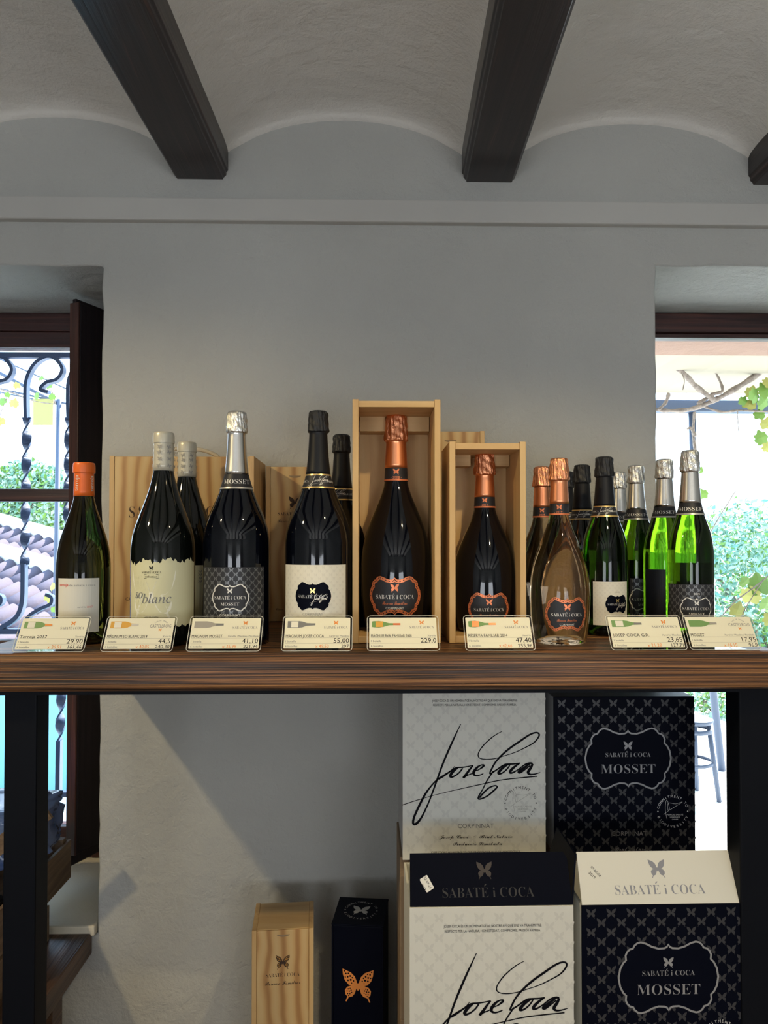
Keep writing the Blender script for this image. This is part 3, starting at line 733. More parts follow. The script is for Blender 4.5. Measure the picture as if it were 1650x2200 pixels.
# 1 burgundy bottle, orange capsule
b = bottle('dark wine bottle with bright orange capsule and plain white square label', 'burg', 181, 995, 1.29, 59, 'g_olive', 'cap_orange')
mp = b['map'](b['ang'](168)); z1, z0 = b['zpx'](1243), b['zpx'](1359); W_ = 2*(b['ang'](214)-b['ang'](168))*b['rad']*.98
lb = decal('label', rect(W_, z1-z0, 16, 4).at(0, (z0+z1)/2), 'paper', mp, 0, b['root'])
h = z1-z0
decal('lettering', text('terroja', h*.045, h*.19, 'ssbold', 'l', u=-W_*.44, v=z1-h*.125), 'ink_red', mp, 1, lb)
decal('grey_lettering', text('de sabaté i coca', h*.04, h*.46, 'sans', 'l', u=-W_*.44+h*.21, v=z1-h*.125)+text('xarel·lo', h*.03, h*.15, 'sans', 'r', u=W_*.2, v=z1-h*.53), 'ink_soft', mp, 1, lb)
decal('year', text('2017', h*.035, None, 'sans', 'l', u=W_*.22, v=z1-h*.53), 'ink_red', mp, 1, lb)
for a_ in (.75, -.75):
    mq = b['map'](b['phi0']+a_, .0014, True)
    decal('capsule_lettering', text('terroja', b['H']*.022, None, 'sans', rot=PI/2).at(0, b['H']*.885), 'paper', mq, 1, b['root'])
# 2, 3 white-wine magnums with champagne capsules
def soblanc(label, cx, yt, Y, hw, ls, sd):
    b = bottle(label, 'burgm', cx, yt, Y, hw, 'g_dark', 'cap_cream', 'pale-capsuled magnums with pale yellow labels')
    L = []; rr = random.Random(sd)
    mq = b['map'](b['phi0'], .0014, True); H = b['H']
    for t in (.84, .872, .904, .93):
        for u in (-1.5, -.5, .5, 1.5): L.append(butterfly(H*.0095).at((u+.5*(int(t*250) % 2)+rr.uniform(-.1, .1))*b['rad']*.3, t*H, 1, rr.uniform(-.5, .5)))
    decal('capsule_butterflies', ssum(L), 'ink_soft', mq, 1, b['root'])
    if ls:
        mp = b['map'](b['ang'](ls[0])); z1, z0 = b['zpx'](1206), b['zpx'](1346); aL = (b['ang'](283)-b['ang'](ls[0]))*b['rad']; aR = -aL*1.75
        nu, nv = 60, 4; v = []
        for j in range(nv+1):
            for q in range(nu+1):
                u = aL+(aR-aL)*q/nu; e = (z1-z0)*(.018*math.sin(q*1.3)+.016*math.sin(q*2.1+1)+.010*math.sin(q*.35+2)*3+ .05*math.sin(q/nu*2.6))
                e0 = (z1-z0)*(.02*math.sin(q*1.1+2)+.012*math.sin(q*2.7))
                v.append((u, (z0+e0)+(z1+e-z0-e0-.004)*j/nv))
        lb = decal('label', Sh(v, [(j*(nu+1)+q, j*(nu+1)+q+1, (j+1)*(nu+1)+q+1, (j+1)*(nu+1)+q) for j in range(nv) for q in range(nu)]), 'paper_yellow', mp, 0, b['root'])
        h = z1-z0; mid = (z0+z1)/2
        decal('butterfly_print', butterfly(h*.37).at(0, mid-h*.02), 'paper_yellow2', mp, 1, lb)
        decal('butterfly_spots', butterfly_dots(h*.37).at(0, mid-h*.02), 'paper_yellow', mp, 2, lb)
        decal('lettering', text('SABATÉ i COCA', h*.035, h*.30, 'serif', v=z1-h*.17)+text('collection', h*.03, h*.19, v=z1-h*.235)+band([(-h*.11, z1-h*.265), (h*.11, z1-h*.265), (h*.11, z1-h*.205), (-h*.11, z1-h*.205)], h*.006)
              +butterfly(h*.03).at(0, z1-h*.105)+text('CASTELLROIG', h*.03, h*.22, v=z0+h*.15), 'ink', mp, 3, lb)
        decal('large_lettering', text('so', h*.14, h*.15, 'italic', u=-h*.21, v=mid-h*.0)+text('blanc', h*.14, h*.44, 'italic', u=h*.08, v=mid-h*.07)+rect(h*.06, h*.006).at(-h*.14, mid), 'ink_grey', mp, 3, lb)
        mq2 = b['map'](b['ang'](cx)+1.05)
    else:
        mp = b['map'](b['phi0']-.4); z1, z0 = b['zpx'](1215), b['zpx'](1346); rd = b['rad']
        lb = decal('label', rect(rd*3.6, z1-z0, 30, 4).at(0, (z0+z1)/2), 'paper_yellow', mp, 0, b['root']); h = z1-z0
        L = [text('XAREL·LO DE', h*.04, None, v=z1-h*(.1+.055*q), u=rd*1.15) for q in range(4)]+[rect(h*.012*(1+q % 3), h*.14).at(rd*1.0+q*h*.03, z0+h*.35) for q in range(7)]
        decal('back_print', ssum(L), 'ink_grey', mp, 1, lb)
soblanc('pale-capsuled wine magnum with torn-edged yellow butterfly label, in the front row', 352, 930, 1.275, 69, (328,), 3)
soblanc('pale-capsuled wine magnum standing half hidden in the second row', 402, 951, 1.43, 62, None, 4)
# 4 magnum, silver foil, black butterfly label
b = bottle('sparkling wine magnum with smooth silver foil neck and black butterfly-patterned label', 'magnum', 509, 885, 1.275, 71, 'g_black', 'foil_silver', decor=dict(band=('one', 'ink_silver', 'ink_white', 'MOSSET')), pleat_seed=5)
mosset_label(b, 433, 566, 1219, 1372, 496, 1284, 41)
# 5 magnum, black foil, white label; 6 its twin behind
b = bottle('black-foiled sparkling magnum with white label, gold-edged neck band, in front', 'magnum', 684, 884, 1.275, 71, 'g_black', 'foil_black', decor=dict(band=('two', 'ink_gold', 'ink_white', 'sig')), pleat_seed=6)
josep_label(b, 614, 741, 1214, 1372, 673, 1281, 40)
b = bottle('black-foiled sparkling bottle half hidden behind the white-labelled magnum', 'magnum', 734, 934, 1.43, 62, 'g_black', 'foil_black', decor=dict(band=('two', 'ink_gold', 'ink_white', 'sig'), bturn=-.5), pleat_seed=7)
# 7, 8 teardrop bottles in the open boxes
ZS0 = ZS; ZS = ZS0+.0135
b = bottle('large teardrop magnum with copper foil and plaque label inside the tall open box', 'drop', 851, 893, 1.345, 76, 'g_black', 'foil_copper', decor=dict(band=('one', 'ink_copper', 'ink_copper', '2008')), pleat_seed=8)
reserva_label(b, 848, 1281, 61, 43)
b = bottle('teardrop sparkling bottle with copper foil inside the smaller open box', 'drop', 1041, 975, 1.335, 69, 'g_black', 'foil_copper', decor=dict(band=('one', 'ink_copper', 'ink_copper', '2014')), pleat_seed=9)
reserva_label(b, 1050, 1309, 48, 36)
ZS = ZS0
# 9, 10 rose
b = bottle('clear teardrop bottle of rosé with copper foil, standing in front', 'drop', 1201, 985, 1.265, 65.5, 'g_rose', 'foil_copper', 'copper-foiled rosé bottles', decor=dict(band=('one', 'ink_copper', 'ink_copper', '2019')), pleat_seed=10)
reserva_label(b, 1217, 1320, 49, 37)
bottle('rosé bottle with copper foil mostly hidden behind the clear rosé', 'drop', 1164, 1003, 1.42, 59, 'g_rose', 'foil_copper', 'copper-foiled rosé bottles', decor=dict(band=('one', 'ink_copper', 'ink_copper', '2019')), pleat_seed=11)
# 11-13 black foils
g = 'black-foiled sparkling bottles right of the rosé'; dj = dict(band=('two', 'ink_gold', 'ink_white', 'sig'))
bottle('black-foiled sparkling bottle in the middle row just right of the rosé', 'spark', 1250, 999, 1.505, 45, 'g_dark', 'foil_black', g, decor=dj, pleat_seed=12)
bottle('black-foiled sparkling bottle farthest back by the wall, nearly hidden by the rosé', 'spark', 1216, 1013, 1.65, 41, 'g_dark', 'foil_black', g, decor=dj, pleat_seed=13)
b = bottle('black-foiled sparkling bottle with white embossed label in the front row', 'spark', 1298, 982, 1.385, 50, 'g_green2', 'foil_black', g, decor=dj, pleat_seed=14)
josep_label(b, 1273, 1344, 1250, 1344, 1324, 1298, 26, '2018'); back_label(b)
# 14-17 silver foils
g = 'silver-foiled green bottles by the right window'; dm = dict(band=('one', 'ink_silver', 'ink_white', 'MOSSET'))
b = bottle('silver-foiled green bottle farthest back against the wall', 'spark', 1329, 1014, 1.655, 41, 'g_green', 'foil_silver', g, decor=dm, pleat_seed=15)
b = bottle('silver-foiled green bottle in the third row beside the white-labelled bottle', 'spark', 1366, 1000, 1.525, 45, 'g_green', 'foil_silver', g, decor=dm, pleat_seed=16)
mosset_label(b, 1352, 1408, 1243, 1346, 1385, 1288, 34); back_label(b)
b = bottle('silver-foiled green bottle second from the right end, glowing green', 'spark', 1427, 987, 1.425, 48, 'g_green', 'foil_silver', g, decor=dm, pleat_seed=17)
mp = b['map'](b['ang'](1412)); decal('back_label', rect(b['rad']*1.1, b['H']*.32, 12, 3).at(-b['rad']*.2, b['H']*.2), 'paper_black', mp, 0, b['root'])
b = bottle('silver-foiled green bottle at the right end, black butterfly-patterned label', 'spark', 1482, 968, 1.29, 51.5, 'g_green', 'foil_silver', g, decor=dm, pleat_seed=18)
mosset_label(b, 1434, 1530, 1256, 1350, 1494, 1308, 34, '2019'); back_label(b)

# ------------------------------------------------------------------ wooden wine boxes
def open_box(label, px0, px1, ytop, Y, depth, nb0, nb1):
    a, b = P(px0, 1300, Y).x, P(px1, 1300, Y).x; zt = P((px0+px1)/2, ytop, Y).z-ZS; w = b-a; t = .0105
    o = thing('wine_box', label, 'box', ((a+b)/2, Y, ZS+.0003), 0)
    boxo('side_panel', 'pine', o, -w/2, -w/2+t, 0, depth, 0, zt, .0008)
    boxo('side_panel', 'pine', o, w/2-t, w/2, 0, depth, 0, zt, .0008)
    boxo('top_panel', 'pineh', o, -w/2+t, w/2-t, .0015, depth-.0005, zt-.0135, zt-.0025, .0008)
    boxo('bottom_panel', 'pineh', o, -w/2+t, w/2-t, .0015, depth-.0005, .0004, .0125, .0008)
    boxo('back_panel', 'pine', o, -w/2+t+.0003, w/2-t-.0003, depth-.007, depth-.001, .0128, zt-.0138)
    z1, z0 = P(px0, nb0, Y+depth*.55).z-ZS, P(px0, nb1, Y+depth*.55).z-ZS
    for s in (-1, 1):
        x0, x1 = sorted((s*.017, s*(w/2-t-.001)))
        boxo('neck_block', 'pineh', o, x0, x1, depth*.66, depth-.0075, z0, z1, .0008)
    return o, w, zt
open_box('tall open pine wine box holding the large teardrop bottle', 757, 947, 858, 1.256, .15, 889, 924)
open_box('smaller open pine wine box holding a teardrop bottle', 966, 1131, 949, 1.256, .135, 973, 1000)
def lid_box(label, px0, px1, ytop, Y, depth, slot=True, stiles=(1, 1)):
    a, b = P(px0, 1300, Y).x, P(px1, 1300, Y).x; zt = P((px0+px1)/2, ytop, Y).z-ZS; w = b-a; t = .010
    o = thing('wine_box', label, 'box', ((a+b)/2, Y, ZS+.0003), 0)
    boxo('side_panel', 'pine', o, -w/2, -w/2+t, 0, depth, 0, zt, .0008)
    boxo('side_panel', 'pine', o, w/2-t, w/2, 0, depth, 0, zt, .0008)
    boxo('back_panel', 'pine', o, -w/2+t, w/2-t, depth-.006, depth-.0005, .0006, zt-.001)
    boxo('top_panel', 'pineh', o, -w/2+t, w/2-t, .006, depth-.0065, zt-.011, zt-.0006, .0008)
    boxo('bottom_panel', 'pineh', o, -w/2+t, w/2-t, .006, depth-.0065, .0006, .011, .0008)
    lid = boxo('sliding_lid', 'pinelid', o, -w/2+t+.0004, w/2-t-.0004, .0012, .0055, .001, zt-.0015, .0008)
    if slot:
        sh = poly([(x*.013, -abs(1-(x)**2)*.0035) for x in [q/6-1 for q in range(13)]]+[(.013, .0015), (-.013, .0015)])
        decal('finger_slot', sh.at(0, zt-.022), 'kraft', flatmap((0, .0012, 0), (1, 0, 0), (0, 0, 1), (0, -1, 0)), 1, lid)
    return o, w, zt, lid
def boxpx(Y, cx): return (lambda px: (px-cx)*Y/F), (lambda py: P(cx, py, Y).z-ZS)
o, w, zt, lid = lid_box('large three-bottle pine wine box with a rope handle behind the pale-capsuled magnums', 233, 545, 980, 1.50, .165, False)
U_, V_ = boxpx(1.5, 389); fm = flatmap((0, .0012, 0), (1, 0, 0), (0, 0, 1), (0, -1, 0))
decal('lettering', text('SABATÉ i COCA', 25/1040, .190, 'serif', u=U_(376), v=V_(1100))+text('CASTELLROIG', .007, .056, u=U_(300), v=V_(1287)), 'ink_brown', fm, 1, lid)
mb = MB(); hp = [(-.055, .03, zt-.002), (-.052, .03, zt+.008), (-.03, .03, zt+.017), (0, .03, zt+.019), (.035, .03, zt+.016), (.062, .03, zt+.006), (.070, .03, zt-.002)]
mb.tube(smoothpath(hp, 5), .0042, 8); mb.build('rope_handle', 'rope', o, True)
o, w, zt, lid = lid_box('pine wine box with sliding lid and branded butterfly, behind white-labelled magnum', 570, 696, 1002, 1.60, .10)
U_, V_ = boxpx(1.6, 633)
decal('brand_mark', butterfly(.0135).at(U_(633), V_(1080))+text('SABATÉ i COCA', .0075, .073, 'serif', u=U_(632), v=V_(1104))+text('Reserva Familiar', .0075, .075, 'script', u=U_(632), v=V_(1119))
      +text('Cava Penedès', .005, .045, 'script', u=U_(615), v=V_(1309)), 'ink_brown', fm, 1, lid)
lid_box('tall pine wine box with sliding lid showing behind the two open boxes', 895, 1042, 926, 1.60, .10)

# ------------------------------------------------------------------ price cards
def rrect(w, h, r, n=5):
    p = []
    for cx, cy, a in ((w/2-r, h/2-r, 0), (-w/2+r, h/2-r, 90), (-w/2+r, -h/2+r, 180), (w/2-r, -h/2+r, 270)):
        for i in range(n+1): t = math.radians(a+90*i/n); p.append((cx+r*math.cos(t), cy+r*math.sin(t)))
    return p
def slab(name, pts, t, mat, parent, loc):
    n = len(pts); v = [(x, 0, z) for x, z in pts]+[(x, t, z) for x, z in pts]
    f = [tuple(range(n)), tuple(range(2*n-1, n-1, -1))]+[(i, i+n, (i+1) % n+n, (i+1) % n) for i in range(n)]
    return mesh_obj(name, v, f, mat, parent, loc=loc)
BP = {'burg': [(0,.5),(.5,.5),(.62,.42),(.74,.2),(1,.15)], 'drop': [(0,.40),(.06,.46),(.25,.5),(.42,.38),(.6,.16),(1,.12)], 'spark': [(0,.5),(.42,.5),(.55,.42),(.7,.2),(1,.14)]}
def price_card(label, L, Rr, typ, body, labc, capc, title, grape, p1, px, p6, brand, Yb=1.166, Lc=.0635, fade='ink'):
    a, b = P(L[0], L[1], Yb), P(Rr[0], Rr[1], Yb); w = b.x-a.x; mid = (a+b)/2
    o = thing('price_card', label, 'price card', (mid.x, Yb, ZS+.0006), 0, 'price cards along the shelf edge')
    tl = thing_t = bpy.data.objects.new('card_holder', None); COL.objects.link(tl); tl.parent = o
    tl.rotation_euler = (-math.radians(33), 0, 0); h = Lc
    slab('plastic_sleeve', rrect(w, h, .006), .0008, 'sleeve', tl, (0, 0, h/2))
    decal('sleeve_rim', band(rrect(w-.0012, h-.0012, .0056), .0009).at(0, 0), 'ink_pale', flatmap((0, -.0001, h/2), (1, 0, 0), (0, 0, 1), (0, -1, 0)), 1, tl)
    cw, ch = w-.008, h-.009
    slab('card', rrect(cw, ch, .0012, 2), .0003, 'card', tl, (0, -.0004, h/2+.0005))
    mp = flatmap((0, -.0004, h/2+.0005), (1, 0, 0), (0, 0, 1), (0, -1, 0))
    bl, bh = cw*.42, ch*.22; bx, bz = -cw*.46, ch*.28
    pr = BP[typ]; out = [(x*bl+bx, y*bh+bz) for x, y in pr]+[(x*bl+bx, -y*bh+bz) for x, y in pr[::-1]]
    decal('bottle_picture', poly(out[::-1]), body, mp, 1, tl)
    if labc: decal('picture_label', rect(bl*.26, bh*.86).at(bx+bl*.26, bz), labc, mp, 2, tl)
    decal('picture_capsule', rect(bl*.26, bh*.30).at(bx+bl*.88, bz), capc, mp, 2, tl)
    if brand == 'a':
        decal('brand_lettering', text('SABATÉ i COCA', ch*.085, cw*.36, 'serif', u=cw*.28, v=ch*.18), 'ink_grey', mp, 1, tl)
        decal('butterfly_mark', butterfly(ch*.07).at(cw*.28, ch*.33), 'ink_orange', mp, 1, tl)
    else:
        decal('brand_lettering', text('CASTELLROIG', ch*.10, cw*.32, u=cw*.30, v=ch*.24)+ringtext('VINS DE TERRER', ch*.035, ch*.23, math.radians(140), math.radians(40)).at(cw*.30, ch*.19), 'ink_grey', mp, 1, tl)
        decal('butterfly_mark', butterfly(ch*.045).at(cw*.30, ch*.11), 'ink_orange', mp, 1, tl)
    s = text(title, ch*.095, min(cw*.60, cw*.034*len(title)), align='l', u=-cw*.475, v=-ch*.10)+text(p1, ch*.15, None, align='r', u=cw*.485, v=-ch*.25)
    if p6: s = s+text(p6, ch*.11, None, align='r', u=cw*.485, v=-ch*.43)
    decal('lettering', s, 'ink', mp, 1, tl)
    decal('small_lettering', text('1 botella', ch*.065, None, align='l', u=-cw*.475, v=-ch*.27)+text('6 botelles', ch*.065, None, align='l', u=-cw*.475, v=-ch*.43)+text(grape, ch*.055, None, align='r', u=cw*.485, v=-ch*.10), 'ink_grey', mp, 1, tl)
    decal('rule_lines', rect(cw*.96, ch*.006).at(0, -ch*.165)+rect(cw*.96, ch*.006).at(0, -ch*.345), 'ink_soft', mp, 1, tl)
    if px: decal('orange_price', text(px, ch*.11, cw*.20, u=cw*.08, v=-ch*.43), 'ink_orange', mp, 1, tl)
    s = math.tan(math.radians(33)); t = h*math.cos(math.radians(33)); d_ = h*math.sin(math.radians(33))
    boxo('holder_foot', 'sleeve', o, -w*.30, w*.30, .002, d_*1.1, 0, .001)
C = 'price card '
price_card(C+'at the left end in front of the orange-capped bottle', (24, 1400), (180, 1400), 'burg', 'ink_green', 'paper', 'ink_orange', 'Terroja 2017', 'Xarel·lo', '29,90', 'x 26,91', '161,46', 'a')
price_card(C+'in front of the pale-capsuled magnum with amber bottle picture', (214, 1400), (370, 1402), 'burg', 'ink_amber', 'paper', 'ink_pale', 'MÀGNUM SO BLANC 2018', 'Xarel·lo', '44,5', 'x 40,05', '240,30', 'b')
price_card(C+'in front of the silver-foiled magnum', (398, 1401), (560, 1399), 'spark', 'ink_soft', None, 'ink_grey', 'MAGNUM MOSSET', 'Xarel·lo /Macabeu /Parellada', '41,10', 'x 36,99', '221,94', 'a')
price_card(C+'in front of the white-labelled magnum', (603, 1400), (757, 1398), 'spark', 'ink_grey', 'paper', 'ink_grey', 'MAGNUM JOSEP COCA', 'Xarel·lo / Macabeu', '55,00', 'x 49,50', '297', 'a')
price_card(C+'in front of the tall open pine box', (788, 1396), (946, 1397), 'drop', 'ink_green', 'ink_amber', 'ink_copper', 'MÀGNUM RVA. FAMILIAR 2008', 'Xarel·lo', '229,0', None, None, 'a')
price_card(C+'in front of the smaller open pine box', (1000, 1400), (1152, 1399), 'drop', 'ink_green', 'ink_copper', 'ink_copper', 'RESERVA FAMILIAR 2014', 'Xarel·lo', '47,40', 'x 42,66', '255,96', 'a')
price_card(C+'with glare, second from the right end of the shelf', (1314, 1402), (1479, 1399), 'spark', 'ink_green', 'paper', 'ink_grey', 'JOSEP COCA G.R.', 'Xarel·lo/ Macabeu', '23,65', 'x 21,28', '127,71', 'a')
price_card(C+'at the right end of the shelf with a green bottle picture', (1484, 1398), (1638, 1397), 'spark', 'ink_green', None, 'ink_soft', 'MOSSET', 'Xarel·lo/ Macabeu/ Parellada', '17,95', 'x 16,15', '96,9', 'b')

# ------------------------------------------------------------------ cartons under the shelf
KU = .27/303
def mosset_face(face, W, H, k, mp):
    """k metres per photo pixel of the upper carton; origin: middle of the top edge"""
    cx, cy = 7.5*k, -131*k; a, b = 92*k, 64*k; L = []; v = -14*k; r = 0
    while v > -H+8*k:
        u = -W/2+(17 if r % 2 == 0 else 36)*k
        while u < W/2-4*k:
            if ((u-cx)/(a*.84))**2 + ((v-cy)/(b*.80))**2 > .98 and math.hypot(u-103*k, v+244*k) > 40*k: L.append(butterfly(8.6*k).at(u, v))
            u += 37*k
        v -= 17.2*k; r += 1
    decal('butterfly_pattern', ssum(L), 'ink_darksilver', mp, 1, face)
    decal('plaque', star(plaque(a, b), 2).at(cx, cy), 'carton_black', mp, 2, face); decal('plaque_border', band(plaque(a, b), 3.4*k).at(cx, cy), 'ink_mid', mp, 3, face)
    s = butterfly(9.5*k).at(cx, -104*k)+text('SABATÉ i COCA', 9.6*k, 97*k, 'serif', u=cx, v=-123*k)+text('MOSSET', 19.5*k, 117*k, 'serif', u=cx, v=-152.5*k)
    decal('lettering', s, 'ink_mid', mp, 3, face)
    decal('seal', seal(32*k).at(103*k, -244*k)+seal_inner(32*k).at(103*k, -244*k), 'ink_white', mp, 1, face)
    decal('lower_lettering', text('CORPINNAT', 9.4*k, 76*k, u=9*k, v=-290*k)+text('Brut Nature', 8*k, 68*k, 'script', u=11*k, v=-322*k)+text('Producció Limitada', 8*k, 104*k, 'script', u=10*k, v=-336*k), 'ink_mid2', mp, 1, face)
M['ink_mid'] = flat('dim_silver_print', (.36, .36, .37), .4, .2); M['ink_mid2'] = flat('grey_blue_print', (.22, .22, .24), .45)
def josep_face(face, W, H, k, mp):
    L = []; v = -20*k; r = 0
    while v > -H+8*k:
        u = -W/2+(17 if r % 2 == 0 else 36)*k
        while u < W/2-6*k: L.append(butterfly(9*k).at(u, v)); u += 37*k
        v -= 18*k; r += 1
    decal('butterfly_pattern', ssum(L), 'board_pattern', mp, 1, face)
    X = lambda px: (px-1018.5)*k; Y = lambda py: -(py-1470)*k
    s = text('JOSEP COCA ÉS UN HOMENATGE AL NOSTRE AVI QUE ENS VA TRANSMETRE:', 4.6*k, 181*k, 'sans', u=X(1020), v=Y(1504.5))+text('RESPECTE PER LA NATURA, HONESTEDAT, COMPROMÍS, PASSIÓ I FAMÍLIA.', 4.6*k, 177*k, 'sans', u=X(1020), v=Y(1513.5))
    s = s+text('JOSEP COCA IS AN HOMAGE TO OUR GRANDFATHER WHO TRANSMITED TO US', 4.2*k, 189*k, 'sans', u=X(1021), v=Y(1822.6))
    s = s+text('Josep Coca', 7*k, 62*k, 'script', u=X(975), v=Y(1790))+text('·', 7*k, None, 'sans', u=X(1018), v=Y(1790))+text('Brut Nature', 7*k, 70*k, 'script', u=X(1064), v=Y(1790))+text('Producció Limitada', 7*k, 104*k, 'script', u=X(1025), v=Y(1805))
    decal('lettering', s, 'ink', mp, 2, face)
    sc = k/4.714; decal('signature', signature(sc).at(X(850+760/4.714), Y(1470+880/4.714)), 'ink', mp, 2, face)
    decal('seal', seal(33*k).at(X(1116.7), Y(1721)), 'ink', mp, 2, face)
    decal('seal_signature', seal_inner(33*k).at(X(1116.7), Y(1721)), 'ink_soft', mp, 2, face)
    decal('grey_lettering', text('CORPINNAT', 9.5*k, 76*k, u=X(1021.6), v=Y(1767.8)), 'ink_grey', mp, 2, face)
M['board_pattern'] = flat('faint_butterfly_print', (.67, .66, .60), .5)
def carton_closed(label, px0, px1, ztop, zbot, Y, dp, mat, edge, deco, lab2=None, sidemat=None):
    a, b = P(px0, 1650, Y).x, P(px1, 1650, Y).x; W = b-a; H = ztop-zbot
    o = thing('carton', label, 'carton', ((a+b)/2, Y, zbot))
    face = boxo('front_panel', mat, o, -W/2, W/2, 0, .004, .0005, H, .0008)
    boxo('carton_body', edge, o, -W/2+.0002, W/2-.0002, .0042, dp, .0002, H-.0006, .0015)
    if deco: deco(face, W, H, KU*(W/.27), flatmap((0, 0, H), (1, 0, 0), (0, 0, 1), (0, -1, 0)))
    return o
YU, YL = 1.385, 1.193
ZL = P(1050, 1948, YL).z                       # top of the lower cartons
ztb = P(1340, 1497, YU).z; ztw = P(1018, 1470, YU-.012).z
zsup = ZL-.002
carton_closed('upper white carton printed with a large black signature, under the shelf', 865, 1172, ztw, zsup, YU-.012, .19, 'carton_white', 'carton_grey', josep_face)
carton_closed('upper black carton with silver butterfly pattern and plaque, under the shelf', 1190, 1493, ztb, zsup, YU, .175, 'carton_black', 'carton_grey', mosset_face)
H2 = (zsup-.001-LS)/2
for px0, px1, nm in ((860, 1172, 'left'), (1190, 1493, 'right')):
    for q in (0, 1):
        a, b = P(px0, 1650, YU).x, P(px1, 1650, YU).x; z0 = LS+.0004+q*(H2+.0002)
        o = thing('carton', '%s closed cardboard carton hidden behind the %s open carton' % ('upper' if q else 'bottom', 'white' if nm == 'left' else 'black'), 'carton', ((a+b)/2, YU, z0))
        boxo('carton_body', 'kraft', o, -(b-a)/2, (b-a)/2, .004, .18, 0, H2, .002)
        boxo('packing_tape', 'ink_soft', o, -.025, .025, .0034, .0039, H2*.6, H2-.003)
def carton_open(label, px0, px1, Y, dp, mat, flapmat, inside, deco, rz, flap_top, flapdeco):
    a, b = P(px0, 2050, Y).x, P(px1, 2050, Y).x; W = b-a; H = .34; z0 = ZL-H; t = .004
    o = thing('carton', label, 'carton', ((a+b)/2, Y, z0), rz)
    face = boxo('front_panel', mat, o, -W/2, W/2, 0, t, 0, H, .0006)
    boxo('side_panel', inside, o, -W/2, -W/2+t, t+.0002, dp, 0, H-.001); boxo('side_panel', inside, o, W/2-t, W/2, t+.0002, dp, 0, H-.001)
    boxo('back_panel', inside, o, -W/2+t+.0002, W/2-t-.0002, dp-t, dp, 0, H-.001); boxo('bottom_panel', 'kraft', o, -W/2+t, W/2-t, t+.0002, dp-t-.0002, 0, .004)
    deco(face, W, H, KU*(W/.27), flatmap((0, 0, H), (1, 0, 0), (0, 0, 1), (0, -1, 0)))
    ft = bpy.data.objects.new('flap', None); COL.objects.link(ft); ft.parent = o; ft.location = (0, .0015, H+.0008); ft.rotation_euler = (-math.radians(flap_top[0]), 0, 0)
    fl = flap_top[1]; c = .010
    slab('flap_panel', [(-W/2+.001, 0), (W/2-.001, 0), (W/2-.001, fl-c), (W/2-c*.7, fl), (-W/2+.003, fl)], .0035, flapmat, ft, (0, 0, 0))
    mp = flatmap((0, 0, 0), (1, 0, 0), (0, 0, 1), (0, -1, 0)); flapdeco(ft, mp, W, fl)
    # side flaps leaning outwards
    for s, ang in ((1, 12),) if px0 < 1000 else ():
        g = bpy.data.objects.new('side_flap', None); COL.objects.link(g); g.parent = o; g.location = (s*(W/2-.002), 0, H+.0008); g.rotation_euler = (0, math.radians(ang), 0)
        v = [(0,.006,0),(0,dp-.003,0),(0,dp-.02,.07),(0,.035,.07),(.003*s,.006,0),(.003*s,dp-.003,0),(.003*s,dp-.02,.07),(.003*s,.035,.07)]
        mesh_obj('flap_panel', v, [(0,1,2,3),(7,6,5,4),(0,4,5,1),(1,5,6,2),(2,6,7,3),(3,7,4,0)], 'carton_black', g)
def fd_black(ft, mp, W, fl):
    k = W/353
    decal('flap_lettering', text('SABATÉ i COCA', 20*k, 199*k, 'serif', u=-5*k, v=fl*.25), 'ink_flap', mp, 1, ft)
    decal('butterfly_mark', butterfly(17*k).at(-10*k, fl*.66), 'ink_brown2', mp, 1, ft)
    s = rrect(30*k, 19*k, 2*k, 2); st = decal('price_sticker', poly(s).at(-W*.39, fl*.42, 1, -1.05), 'ink_white', mp, 2, ft)
    decal('sticker_print', text('02-07-24', 5*k, None, 'sans').at(-W*.385, fl*.44, 1, -1.05)+text('2018', 5*k, None, 'sans').at(-W*.41, fl*.36, 1, -1.05), 'ink', mp, 3, ft)
def fd_white(ft, mp, W, fl):
    k = W/353
    decal('flap_lettering', text('SABATÉ i COCA', 19*k, 196*k, 'serif', u=-2*k, v=fl*.27), 'ink_mid3', mp, 1, ft)
    decal('butterfly_mark', butterfly(18*k).at(0*k, fl*.66), 'ink_mid3', mp, 1, ft)
    decal('date_stamp', text('07-02-24', 5*k, None, 'sans').at(-W*.385, fl*.62, 1, -.85)+text('2019', 6*k, None, 'sans').at(-W*.41, fl*.55, 1, -.85), 'ink', mp, 1, ft)
M['ink_mid3'] = flat('mid_grey_print', (.27, .28, .32), .5, .1); M['ink_brown2'] = flat('bronze_print', (.045, .034, .030), .55); M['ink_flap'] = flat('dim_bronze_lettering', (.028, .026, .028), .55)
carton_open('lower white carton with a black signature and an open black top flap', 880, 1233, YL, .17, 'carton_white', 'carton_black', 'carton_white', josep_face, .006, (28, .080), fd_black)
carton_open('lower black butterfly-patterned carton with an open white top flap', 1250, 1603, YL, .17, 'carton_black', 'carton_white', 'carton_white', mosset_face, .006, (28, .080), fd_white)
for px0, px1, nm in ((880, 1233, 'white'), (1250, 1603, 'black')):
    a, b = P(px0, 2050, YL).x, P(px1, 2050, YL).x; zt_ = ZL-.34-LS
    o = thing('carton', 'closed kraft carton under the lower %s carton' % nm, 'carton', ((a+b)/2, YL, LS+.0004))
    boxo('carton_body', 'kraft', o, -(b-a)/2, (b-a)/2, .002, .172, 0, zt_-.001, .002)
    boxo('packing_tape', 'ink_soft', o, -.025, .025, .0014, .0019, zt_*.5, zt_-.004)

